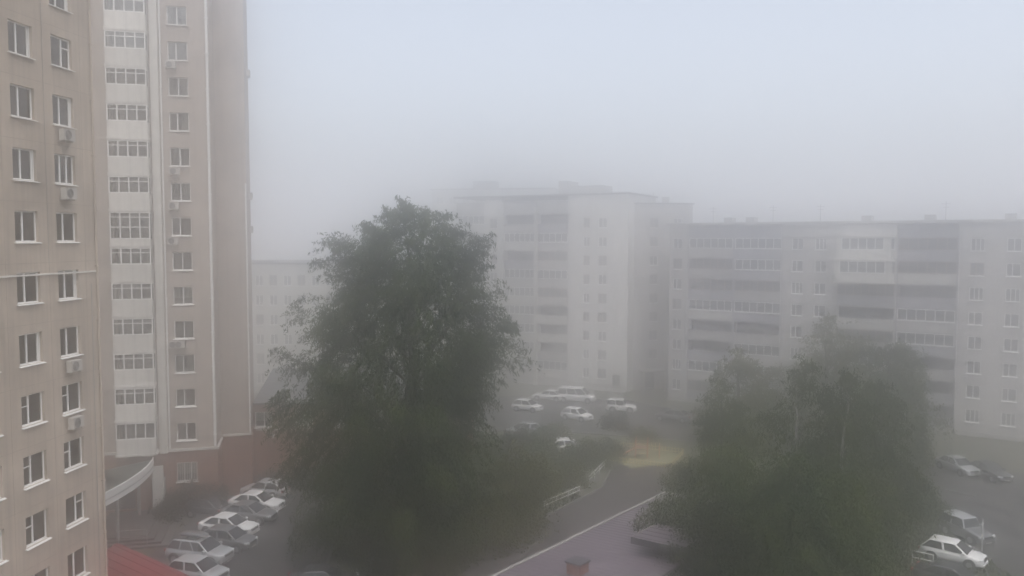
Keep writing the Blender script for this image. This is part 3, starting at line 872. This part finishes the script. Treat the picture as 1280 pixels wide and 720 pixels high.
    for q in idx:
        e_ = Vector(cen[q]); hz = max(H*fork, e_.z - math.hypot(e_.x,e_.y)*.75 - .5)
        f = min(.97, hz/H); k = min(7, int(f*8)); s0 = pts[k].lerp(pts[k+1], f*8-k)
        mid = s0.lerp(e_, .5) + Vector((rnd.uniform(-.2,.2), rnd.uniform(-.2,.2), (e_-s0).length*.10))
        r0 = max(.02, trunk_r*.42*(1-f)+.02)
        tb.tube(s0, mid, r0, r0*.6, 6); tb.tube(mid, e_, r0*.6, .012, 5)
    tb.build('trunk', bark or M['bark'], t)
    return t

LM = dict(
    big=leafmat('leaf_dark_green', (.034,.050,.026), (.078,.098,.038)),
    birch=leafmat('leaf_birch', (.045,.062,.029), (.090,.104,.042)),
    mid=leafmat('leaf_mid_green', (.048,.070,.028), (.090,.105,.036)),
    yel=leafmat('leaf_yellow_green', (.070,.085,.030), (.115,.115,.042)),
    olive=leafmat('leaf_olive', (.088,.098,.038), (.125,.122,.048)),
    shrub=leafmat('leaf_shrub', (.024,.034,.020), (.045,.052,.026)),
)
k = 56.0/F
def zz_(y, D): return CH - (y-HOR)*D/F
BT = (-7.6, 56.0)
cx = 640 + BT[0]/BT[1]*F
prof = []
for y, xl, xr in ((704,405,575),(680,388,588),(640,380,607),(600,372,612),(560,345,612),(520,326,622),(480,324,630),(440,335,632),(400,370,640),(365,384,642),(335,390,640),(312,398,622),(295,440,604),(275,470,585),(256,505,530)):
    prof.append((max(.3, zz_(y,56)), (cx-xl)*k*1.0, (xr-cx)*k*.94))
plant('broadleaf_tree', 'huge dark broad tree towering in the middle of the yard', 'tree', BT, prof, 5, 6200, 40, (.31,.066), LM['big'], trunk_r=.55, droop=.75, tip_len=1.5, inner=.25, limbs=60, spread=.15, lean=(.8,0), bough=36, clump=.85)

def tree_px(name, label, px, D, ytop, ybot, half, seed, tips, per, leaf, m, bark=None, tr=.2, droop=.5, shape='egg', group=None, tl=1.1, spread=.22, lean=(0,0), limbs=26):
    X = (px-640)/F*D
    h = zz_(ytop, D); lo = max(.25, zz_(ybot, D)) if ybot else .3
    r = half*D/F
    fr = {'egg': ((0,.55),(.18,.9),(.42,1),(.65,.84),(.85,.5),(.95,.25),(1,.06)), 'birch': ((0,.6),(.2,1),(.4,.92),(.6,.7),(.8,.42),(.93,.2),(1,.05)),
          'bush': ((0,.8),(.3,1),(.6,.9),(.85,.6),(1,.15))}[shape]
    rnd = random.Random(seed)
    pr = [(lo+(h-lo)*f, r*q*rnd.uniform(.88,1.1), r*q*rnd.uniform(.88,1.1)) for f, q in fr]
    return plant(name, label, 'tree' if shape != 'bush' else 'shrub', (X, D), pr, seed, tips, per, leaf, m, bark, tr, droop, tl, group, .3, limbs, .15, spread, lean=lean)

gr = 'trees crowding the right side of the yard'
tree_px('birch_tree', 'tall birch with pale trunk rising above the right trees', 1003, 55, 438, 700, 76, 101, 850, 34, (.30,.065), LM['birch'], M['birch'], .17, .9, 'birch', gr, 1.3)
tree_px('broadleaf_tree', 'drooping tree overhanging the lilac roof and its edge', 915, 49.5, 560, 735, 98, 102, 1150, 34, (.30,.066), LM['mid'], None, .2, .95, 'egg', gr, 1.3)
tree_px('broadleaf_tree', 'round topped tree beside the white car on the right', 1098, 58, 468, 690, 74, 103, 1300, 34, (.30,.068), LM['birch'], None, .22, .7, 'egg', gr, 1.2)
tree_px('birch_tree', 'slender birch between the tall birch and the round topped tree', 1062, 53, 462, 715, 62, 104, 850, 34, (.30,.065), LM['birch'], M['birch'], .15, .95, 'birch', gr, 1.2)
tree_px('broadleaf_tree', 'low dense tree in front of the tall birch at the bottom', 1000, 47.5, 575, 740, 85, 105, 1500, 34, (.30,.068), LM['big'], None, .2, .7, 'egg', gr, 1.1)
tree_px('broadleaf_tree', 'low spreading tree at the bottom near the white railings', 1050, 48, 590, 735, 62, 106, 1000, 34, (.30,.068), LM['mid'], None, .2, .7, 'egg', gr, 1.1)
tree_px('broadleaf_tree', 'narrow tree standing closest to the road end', 905, 64, 478, 650, 40, 107, 700, 34, (.30,.065), LM['mid'], None, .17, .8, 'egg', gr, 1.2)
# hazier trees behind
gh = 'hazy trees in front of the right block'
tree_px('broadleaf_tree', 'hazy tree in front of the right block, leftmost of four', 925, 84, 432, 570, 62, 111, 700, 26, (.32,.13), LM['yel'], None, .25, .6, 'egg', gh, 1.5, .3)
tree_px('broadleaf_tree', 'hazy tall tree in front of the white glazed balconies', 1035, 86, 398, 570, 78, 112, 900, 26, (.32,.13), LM['yel'], None, .28, .6, 'egg', gh, 1.5, .3)
tree_px('broadleaf_tree', 'hazy tree between the two window columns and the balconies', 1115, 82, 425, 570, 58, 113, 700, 26, (.32,.13), LM['mid'], None, .25, .6, 'egg', gh, 1.5, .3)
tree_px('broadleaf_tree', 'small hazy tree beside the silver car on the right', 1140, 76, 470, 590, 34, 114, 400, 26, (.3,.12), LM['mid'], None, .2, .6, 'egg', gh, 1.3, .28)
# saplings and shrubs by the path
gs = 'shrubs lining the left of the road'
for i, (px, D, yt, hf, m, lab) in enumerate((
    (646, 61.5, 552, 42, 'olive', 'yellow green young tree right of the huge tree'),
    (672, 79, 552, 30, 'mid', 'leafy shrub beyond the pale footpath'),
    (735, 80, 552, 36, 'mid', 'rounded shrub left of the yellow playground'),
    (606, 57.5, 606, 48, 'olive', 'low yellowish shrub under the right side of the huge tree'),
    (552, 55.0, 640, 46, 'mid', 'low dark shrub at the foot of the huge tree'),
    (660, 64.0, 605, 22, 'yel', 'small pale shrub at the end of the white railing'),
    (650, 82, 535, 34, 'shrub', 'dark shrub in front of the far parked cars'),
    (858, 66, 578, 26, 'mid', 'small tree at the corner of the lilac roof'),
    (600, 76, 545, 36, 'mid', 'grey green shrub half hidden behind the huge tree'),
    (700, 86, 538, 30, 'yel', 'light green bush in front of the lower white hatchback'),
    (762, 83, 548, 22, 'mid', 'small bush touching the left end of the yellow fence'),
    (628, 66, 575, 38, 'olive', 'bright yellow green bush beside the huge tree above the road'),
    (690, 90, 530, 22, 'mid', 'small round bush just below the far white cars'),
    (770, 96, 512, 20, 'shrub', 'dark bush under the boxy white off road car'),
    (805, 90, 535, 16, 'mid', 'low bush behind the yellow fence'),
    (897, 45.0, 628, 68, 'shrub', 'dark bushy growth hiding the right end of the lilac roof'),
    (690, 69, 592, 20, 'olive', 'small olive bush on the verge beside the white railing'),
    (715, 74, 580, 24, 'yel', 'yellowish bush where the road bends to the playground'),
    (668, 73, 578, 26, 'yel', 'light green bush between the huge tree and the footpath'),
    (1165, 64, 600, 26, 'mid', 'green bush behind the white hatchback at the bottom right'),
    )):
    tree_px('shrub', lab, px, D, yt, None, hf, 200+i, int(180+hf*7), 26, (.19,.085), LM[m], None, .07, .5, 'bush', gs, .8, .2, limbs=14)
gt = 'dark hedge shrubs in front of the tower and annex'
for i, (px, D, yt, hf, lab) in enumerate((
    (232, 66, 603, 22, 'dark shrub under the barred window of the tower'),
    (262, 67, 604, 20, 'dark shrub at the right corner of the tower'),
    (345, 73, 592, 24, 'dark shrub at the foot of the annex, leftmost'),
    (385, 73, 588, 26, 'dark shrub at the annex beside the huge tree'),
    (205, 64, 620, 16, 'small dark shrub next to the entrance steps'))):
    tree_px('shrub', lab, px, D, yt, None, hf, 300+i, 230, 26, (.17,.08), LM['shrub'], None, .05, .4, 'bush', gt, .6, .2, limbs=10)

# ------------------------------------------------------------------ cars
PAINT = {
    'white': mat('car_paint_white', (.74,.74,.73), .28, .03, 2, coat=.6),
    'silver': mat('car_paint_silver', (.46,.47,.48), .3, .03, 2, metal=.35, coat=.6),
    'grey': mat('car_paint_grey', (.16,.16,.165), .3, .03, 2, metal=.3, coat=.6),
    'dark': mat('car_paint_dark', (.035,.035,.04), .25, .05, 2, coat=.7),
    'two': mat('car_paint_dark_green', (.04,.042,.04), .3, .05, 2, coat=.6),
}
# kind: (length, half width, belt height, roof height, cabin stations x: bonnet-base, windscreen top, roof end, tail-base, bonnet z, tail z, pillars)
CARS = {
    'sedan': dict(L=4.5, w=.89, belt=.94, roof=1.46, A=1.15, B=.28, C=-1.0, D=-1.72, hood=.90, tail=1.0, r=.33),
    'hatch': dict(L=4.05, w=.86, belt=.95, roof=1.51, A=1.08, B=.30, C=-1.35, D=-1.86, hood=.92, tail=.93, r=.32),
    'suv': dict(L=4.6, w=.92, belt=1.08, roof=1.70, A=1.22, B=.42, C=-1.65, D=-2.14, hood=1.06, tail=1.06, r=.37),
    'van': dict(L=5.1, w=.95, belt=1.15, roof=2.02, A=1.65, B=.85, C=-2.40, D=-2.52, hood=1.08, tail=1.1, r=.35),
    'jeep': dict(L=3.9, w=.85, belt=1.02, roof=1.68, A=.55, B=.28, C=-1.72, D=-1.88, hood=.96, tail=1.0, r=.37),
}
def car(kind, paint, roof_paint=None):
    c = CARS[kind]; L, w, belt, roof, A, B, C, D = (c[q] for q in ('L','w','belt','roof','A','B','C','D'))
    h = L/2; P = PAINT[paint]
    t = ob('parked_car', None)
    # lower body: ring sections along the length
    st = [(-h, .74, .42, c['tail']-.22), (-h+.07, .90, .30, c['tail']-.05), (-h+.35, .98, .24, c['tail']), (D, 1.0, .22, belt-.0), (0, 1.0, .22, belt),
          (A, 1.0, .22, belt-.01), (A+.35*(h-A), .99, .23, c['hood']+.02), (h-.30, .95, .24, c['hood']-.05), (h-.08, .86, .27, c['hood']-.16), (h, .70, .38, c['hood']-.30)]
    b = MB(); vs, fs = [], []
    prof = ((-.55,0),(-.90,.03),(-.985,.30),(-1.0,.62),(-.965,.88),(-.86,1.0))
    ring = prof + tuple((-x, q) for x, q in prof[::-1])
    n = len(ring)
    for (x, s, z0, z1) in st:
        for (yy, q) in ring: vs.append((x, yy*w*s, z0+(z1-z0)*q))
    for i in range(len(st)-1):
        for j in range(n): fs.append((i*n+j, (i+1)*n+j, (i+1)*n+(j+1)%n, i*n+(j+1)%n))
    fs += [tuple(range(n)), tuple(range((len(st)-1)*n+n-1, (len(st)-1)*n-1, -1))]
    b.add(vs, fs); bo = smooth(b.build('body', P, t))
    ss = bo.modifiers.new('round', 'SUBSURF'); ss.levels = 1; ss.render_levels = 1
    # cabin
    wb, wt = w*.93, w*.74
    if kind == 'van': wt = w*.82
    if kind == 'jeep': wt = w*.80
    zb = belt-.03; rt = roof
    Bx, Cx = B, C
    v = [(A,-wb,zb),(A,wb,zb),(D,wb,zb),(D,-wb,zb),(Bx,-wt,rt-.05),(Bx,wt,rt-.05),(Cx,wt,rt-.06),(Cx,-wt,rt-.06),
         (Bx-.22,-wt*.93,rt),(Bx-.22,wt*.93,rt),(Cx+.2,wt*.93,rt-.01),(Cx+.2,-wt*.93,rt-.01)]
    b = MB(); b.add(v, [(0,1,5,4),(2,3,7,6),(1,2,6,5),(3,0,4,7),(4,5,9,8),(5,6,10,9),(6,7,11,10),(7,4,8,11),(8,9,10,11)])
    smooth(b.build('roof', PAINT[roof_paint or paint], t), .06)
    def pane(name, q, ins):
        q = [Vector(p) for p in q]; ce = sum(q, Vector())/4
        nn = (q[1]-q[0]).cross(q[3]-q[0]).normalized()
        e = MB(); r_ = [p + (ce-p)*ins + nn*.006 for p in q]; e.quad(*r_)
        for k_ in range(4): e.quad(r_[k_], r_[k_]-nn*.02, r_[(k_+1)%4]-nn*.02, r_[(k_+1)%4])
        return e.build(name, M['carglass'], t)
    pane('windscreen', (v[0],v[1],v[5],v[4]), .10)
    pane('rear_window', (v[2],v[3],v[7],v[6]), .14)
    nw = {'sedan':2,'hatch':2,'suv':3,'van':3,'jeep':2}[kind]
    def lerp(p, q, f): return Vector(p).lerp(Vector(q), f)
    for sd in (0, 1):
        lo0, lo1, hi0, hi1 = ((v[1],v[2],v[5],v[6]) if sd else (v[0],v[3],v[4],v[7]))
        for i in range(nw):
            f0, f1 = i/nw, (i+1)/nw
            q = [lerp(lo0,lo1,f0),lerp(lo0,lo1,f1),lerp(hi0,hi1,f1),lerp(hi0,hi1,f0)]
            if not sd: q = [q[1],q[0],q[3],q[2]]
            e = MB(); ce = sum(q, Vector())/4; nn = (q[1]-q[0]).cross(q[3]-q[0]).normalized()
            e.quad(*[p+(ce-p)*.13+nn*.007 for p in q]); e.build('side_window', M['carglass'], t)
    # wheels
    r = c['r']; wx = h-.82
    def wm():
        e = MB(); e.tube((0,-.1,0),(0,.1,0),r,n=20); return e.mesh('wheel', M['tyre'])
    def rm():
        e = MB(); e.tube((0,-.108,0),(0,.108,0),r*.62,n=14)
        return e.mesh('rim', M['rim'])
    def am():
        e = MB(); e.tube((0,-.1,.02),(0,.094,.02),r+.07,n=20); return e.mesh('wheel_arch', M['trim'])
    for sx in (1,-1):
        for sy in (1,-1):
            o = ob('wheel', cached(('wh',kind), wm), t, (sx*wx*(1 if sx>0 else .96), sy*(w-.08), r))
            ob('rim', cached(('rm',kind), rm), o)
            ob('wheel_arch', cached(('wa',kind), am), o, (0,-sy*.012,0))
    for sy in (1,-1):
        e = MB(); zc = c['hood']-.22
        e.add([(h-.20,sy*w*.52,zc-.07),(h-.20,sy*w*.52,zc+.07),(h-.24,sy*w*.90,zc+.09),(h-.24,sy*w*.90,zc-.05),(h+.012,sy*w*.50,zc-.07),(h-.02,sy*w*.50,zc+.06),(h-.13,sy*w*.86,zc+.08),(h-.10,sy*w*.86,zc-.05)],
              [(0,1,2,3),(4,7,6,5),(0,4,5,1),(1,5,6,2),(2,6,7,3),(3,7,4,0)]); e.build('headlight', M['lamp'], t)
        e = MB(); zt = c['tail']-.18
        e.box(-h-.012,-h+.14, min(sy*w*.56,sy*w*.86), max(sy*w*.56,sy*w*.86), zt-.09, zt+.07); e.build('tail_light', M['tail'], t)
        e = MB(); e.box(A-.32,A-.16, min(sy*wb,sy*(wb+.2)), max(sy*wb,sy*(wb+.2)), belt+.0, belt+.13); smooth(e.build('mirror', P, t), .02)
    e = MB(); e.box(h-.16,h+.014,-w*.46,w*.46,c['hood']-.34,c['hood']-.19); e.build('radiator_grille', M['trim'], t)
    for bb in ((h-.20,h+.03,-w*.70,w*.70,.30,.42),(-h-.03,-h+.2,-w*.70,w*.70,.32,.46)): MB().box(*bb).build('bumper', M['trim'] if kind in ('suv','jeep') else P, t)
    e = MB(); e.box(h+.031,h+.037,-.26,.26,.33,.41); e.box(-h-.037,-h-.031,-.26,.26,.50,.60); e.build('number_plate', M['white'], t)
    if kind == 'suv' :
        e = MB()
        for sy in (1,-1): e.tube((B-.3,sy*wt*.86,rt+.06),(C+.25,sy*wt*.86,rt+.05),.025,n=6)
        e.build('roof_rail', M['trim'], t)
    return t
PROTO = {}
def park(kind, paint, px, py, head, label, group, roof=None, zc=.7):
    key = (kind, paint, roof)
    if key not in PROTO:
        o = PROTO[key] = car(kind, paint, roof)
    else:
        o = copy_tree(PROTO[key])
    p = at(px, py, zc)
    o.location = (p.x, p.y, .012); o.rotation_euler = (0,0,R(head))
    return tag(o, label, 'car' if kind != 'van' else 'van', group)
gl_ = 'cars parked in the left lot'
park('hatch', 'silver', 331, 611, 168, 'silver hatchback parked at the far end of the left lot', gl_)
park('sedan', 'white', 321, 627, -14, 'white saloon parked second from the annex in the left lot', gl_)
park('sedan', 'grey', 311, 640, -14, 'grey saloon between two white saloons in the left lot', gl_)
park('sedan', 'white', 286, 656, -16, 'white saloon parked in the middle of the left lot row', gl_)
park('hatch', 'grey', 286, 673, -16, 'grey hatchback between the white saloon and the car with a roof box', gl_)
sv = park('suv', 'silver', 250, 690, -16, 'silver estate car carrying a grey roof box', gl_)
park('hatch', 'silver', 247, 713, -18, 'silver hatchback cut off by the bottom edge beside the maroon roof', gl_)
park('hatch', 'dark', 262, 634, -14, 'black hatchback deep in the left lot near the entrance steps', gl_)
park('sedan', 'dark', 403, 724, 4, 'dark saloon under the left edge of the huge tree', gl_)
# roof box rests on the estate car
rb = thing('roof_box', 'grey roof box fixed on top of the silver estate car', 'roof box', (sv.location.x, sv.location.y, 0), R(-16))
b = MB(); vs, fs = [], []
secs = ((-1.05,.22,1.80,1.95),(-.95,.36,1.79,2.05),(-.3,.40,1.79,2.10),(.4,.39,1.79,2.08),(.85,.30,1.80,2.0),(.98,.16,1.82,1.92))
for x, hw, z0, z1 in secs:
    for k_ in range(10):
        a_ = 2*math.pi*k_/10
        vs.append((x-.35, hw*math.copysign(abs(math.cos(a_))**.6, math.cos(a_)), (z0+z1)/2 + (z1-z0)/2*math.copysign(abs(math.sin(a_))**.7, math.sin(a_))))
for i in range(len(secs)-1):
    for j in range(10): fs.append((i*10+j,(i+1)*10+j,(i+1)*10+(j+1)%10,i*10+(j+1)%10))
fs += [tuple(range(10)), tuple(range(59,49,-1))]
b.add(vs, fs); smooth(b.build('lid', PAINT['grey'], rb))
b = MB(); b.box(-.75,-.69,-.62,.62,1.755,1.785); b.box(.10,.16,-.62,.62,1.755,1.785); b.build('crossbar', M['trim'], rb)

gf = 'white vehicles parked across the courtyard'
park('hatch', 'white', 659, 507, -28, 'white hatchback at the left of the far courtyard row', gf)
park('sedan', 'white', 686, 494, 158, 'white saloon parked behind the white van', gf)
park('van', 'white', 721, 496, -18, 'white minibus parked in front of the pale stair section', gf)
park('hatch', 'white', 721, 518, -38, 'white hatchback parked nearer, below the white van', gf)
park('jeep', 'white', 777, 508, -14, 'boxy white off road car parked right of the van', gf)
park('hatch', 'silver', 655, 537, 200, 'silver hatchback half hidden by shrubs right of the huge tree', gf)
park('sedan', 'white', 708, 557, 5, 'white saloon mostly hidden behind shrubs left of the playground', gf)
park('sedan', 'grey', 842, 519, 150, 'grey saloon in the haze right of the boxy white car', gf)
gr_ = 'cars parked at the right'
park('hatch', 'white', 1191, 690, -42, 'white hatchback parked at the bottom right', gr_)
park('jeep', 'grey', 1208, 660, -72, 'grey off road car with a pale roof behind the white hatchback', gr_, 'silver', .8)
park('sedan', 'silver', 1197, 581, -80, 'silver saloon facing the viewer in the right distance', gr_)
park('sedan', 'dark', 1236, 588, -80, 'dark saloon beside the silver one in the right distance', gr_)
park('sedan', 'dark', 1190, 721, -42, 'dark saloon at the bottom edge in front of the white hatchback', gr_)

# ------------------------------------------------------------------ playground, railings, posts
def playground():
    p = at(806, 572)
    t = thing('playground_fence', 'low yellow fence around the small playground', 'fence', (p.x, p.y, 0), R(-24))
    W, H = 3.3, 3.0
    for (x0,y0,x1,y1) in ((-W,-H,W,-H),(W,-H,W,H),(W,H,-W,H),(-W,H,-W,-H)):
        a, c = Vector((x0,y0,0)), Vector((x1,y1,0)); L = (c-a).length; n = int(L/.34)
        r = MB()
        for z in (.18,.5): r.tube(a+Vector((0,0,z)), c+Vector((0,0,z)), .03, n=5)
        r.build('rail', M['yellow'], t)
        me = cached('picket', lambda: MB().box(-.035,.035,-.015,.015,.06,.62).mesh('picket', M['yellow']))
        d = (c-a).normalized()
        for i in range(n):
            q = a + d*(L*(i+.5)/n)
            ob('picket', me, t, (q.x+d.y*.05, q.y-d.x*.05, 0), math.atan2(d.y,d.x))
    sheet('sandpit', [p+Vector(v) for v in ((-2.0,-4.0,0),(4.6,-1.6,0),(2.6,3.9,0),(-4.4,1.3,0))], .014, M['sand'])
    f = thing('climbing_frame', 'orange climbing frame inside the yellow fenced playground', 'climbing frame', (p.x+.2, p.y+.2, 0), R(-12))
    for x in (-1.1,.1,1.3):
        for y in (-.6,.6): MB().tube((x,y,-.1),(x,y,1.9 if x < 1 else 1.4),.06,n=6).build('post', M['orange'], f)
    b = MB()
    for y in (-.6,.6):
        for z in (.5,1.0,1.5): b.tube((-1.1,y,z),(.1,y,z),.03,n=5)
    for x in (.1,.5,.9,1.3): b.tube((x,-.6,1.4),(x,.6,1.4),.03,n=5)
    b.build('rung', M['yellow'], f)
    b = MB(); b.box(-1.1,.1,-.6,.6,.95,1.02); b.build('platform', M['wood'], f)
    b = MB(); b.add([(-1.1,-.35,1.0),(-1.1,.35,1.0),(-2.5,.35,.1),(-2.5,-.35,.1),(-1.1,-.35,.94),(-1.1,.35,.94),(-2.5,.35,.04),(-2.5,-.35,.04)],[(0,1,2,3),(7,6,5,4),(0,3,7,4),(1,5,6,2),(2,6,7,3),(0,4,5,1)]); b.build('slide', M['orange'], f)
playground()
def railing(pts, label, h=.75, m=None, grp=None):
    o = Vector(pts[0]); t = thing('railing', label, 'railing', (o.x,o.y,0), 0, grp)
    m = m or M['whitemetal']
    for p, q in zip(pts[:-1], pts[1:]):
        p, q = Vector(p)-o, Vector(q)-o; p.z = q.z = 0; L = (q-p).length; n = max(1,int(L/1.5))
        r = MB()
        for z in (h, h*.55): r.tube(p+Vector((0,0,z)), q+Vector((0,0,z)), .03, n=6)
        r.build('rail', m, t)
        me = cached(('rpost',h,m.name), lambda: MB().tube((0,0,-.1),(0,0,h+.03),.035,n=6).mesh('post', m))
        for i in range(n+1): ob('post', me, t, p.lerp(q, i/n))
    return t
gp = 'low railings beside the road'
railing([(1.6,65.1,0),(5.9,70.6,0)], 'low white railing along the left kerb of the road', grp=gp)
railing([(7.0,73.6,0),(9.6,80.4,0)], 'low white railing left of the road near the playground', grp=gp)
railing([(-6.0,59.0,0),(-1.4,62.7,0)], 'low railing among the shrubs beside the huge tree', grp=gp)
railing([at(1140,706),at(1166,712)], 'white railing beside the white hatchback at the bottom right', 1.0, grp='white railings at the bottom right')
def arch():
    p = at(1137, 690)
    t = thing('metal_arch', 'thin pale metal arch under the right trees', 'arch', (p.x,p.y,0), R(-10))
    b = MB(); pr = None
    for i in range(17):
        a_ = math.pi*i/16; q = Vector((1.05*math.cos(a_), 0, 1.3+.55*math.sin(a_)))
        if pr is not None: b.tube(pr, q, .035, n=6)
        pr = q
    b.tube((1.05,0,-.1),(1.05,0,1.3),.035,n=6); b.tube((-1.05,0,-.1),(-1.05,0,1.3),.035,n=6); b.build('tube', M['metal'], t)
arch()
def bench():
    p = at(1172, 655)
    t = thing('park_bench', 'red brown bench behind the white hatchback', 'bench', (p.x,p.y,0), R(-30))
    for y in (-.2,-.05,.1): b = MB(); b.box(-.9,.9,y,y+.12,.43,.47); b.build('seat_slat', M['wood'], t)
    for z in (.58,.76): b = MB(); b.box(-.9,.9,.24,.28,z,z+.13); b.build('back_slat', M['wood'], t)
    for x in (-.7,.7): b = MB(); b.box(x-.04,x+.04,-.2,.24,-.1,.429); b.box(x-.04,x+.04,.285,.33,-.1,.9); b.build('leg', M['concrete'], t)
bench()
def post(px, py, h, label):
    p = at(px, py); t = thing('marker_post', label, 'post', (p.x,p.y,0))
    b = MB(); b.tube((0,0,-.1),(0,0,h),.06,n=8); b.build('shaft', M['metal'], t)
    for z in (h*.45, h*.8): q = MB(); q.tube((0,0,z),(0,0,z+.25),.068,n=8); q.build('white_band', M['whitemetal'], t)
post(1227, 690, 2.4, 'banded post beside the grey off road car')

# grass tufts on the lawns round the huge tree and the road: uncountable ground cover
def grass():
    rg = np.random.default_rng(9)
    zones = [(-11.5,3,57,66,9000),(-13,6,64,88,9000),(14,33,55,78,9000),(26,33,44,62,4000)]
    P = []
    for x0,x1,y0,y1,n in zones:
        P.append(np.stack([rg.uniform(x0,x1,n), rg.uniform(y0,y1,n), np.zeros(n)],1))
    P = np.concatenate(P)
    rd = np.array([(p[0],p[1]) for p in ROAD])
    def inside(P, poly):
        x, y = P[:,0], P[:,1]; c = np.zeros(len(P), bool); j = len(poly)-1
        for i in range(len(poly)):
            xi, yi = poly[i]; xj, yj = poly[j]
            c ^= ((yi > y) != (yj > y)) & (x < (xj-xi)*(y-yi)/(yj-yi+1e-9)+xi); j = i
        return c
    P = P[~inside(P, rd)]
    N = len(P); a = rg.uniform(0,6.28,N); h = rg.uniform(.12,.35,(N,1)); wv = np.stack([np.cos(a),np.sin(a),a*0],1)*rg.uniform(.06,.16,(N,1))
    ln = rg.normal(0,.08,(N,3)); ln[:,2] = 0
    V = np.stack([P-wv, P+wv, P+ln+np.array([0,0,1])*h], 1).reshape(-1,3)
    me = bpy.data.meshes.new('grass')
    me.vertices.add(3*N); me.vertices.foreach_set('co', V.astype(np.float32).ravel())
    me.loops.add(3*N); me.loops.foreach_set('vertex_index', np.arange(3*N,dtype=np.int32))
    me.polygons.add(N); me.polygons.foreach_set('loop_start', np.arange(0,3*N,3,dtype=np.int32))
    me.materials.append(M['grass']); me.update(calc_edges=True)
    struct(ob('grass', me), 'stuff')
grass()

# ------------------------------------------------------------------ the fog: one closed box of even air
def haze():
    b = MB(); b.box(-905, 905, -65, 905, -1.6, FOG_TOP)
    m = bpy.data.materials.new('fog'); m.use_nodes = True
    n = m.node_tree.nodes; n.remove(n['Principled BSDF'])
    v = n.new('ShaderNodeVolumePrincipled')
    v.inputs['Color'].default_value = (*FOG_COL, 1); v.inputs['Density'].default_value = FOG_D; v.inputs['Anisotropy'].default_value = FOG_G
    m.node_tree.links.new(v.outputs[0], n['Material Output'].inputs['Volume'])
    struct(b.build('haze', m), 'stuff')
haze()
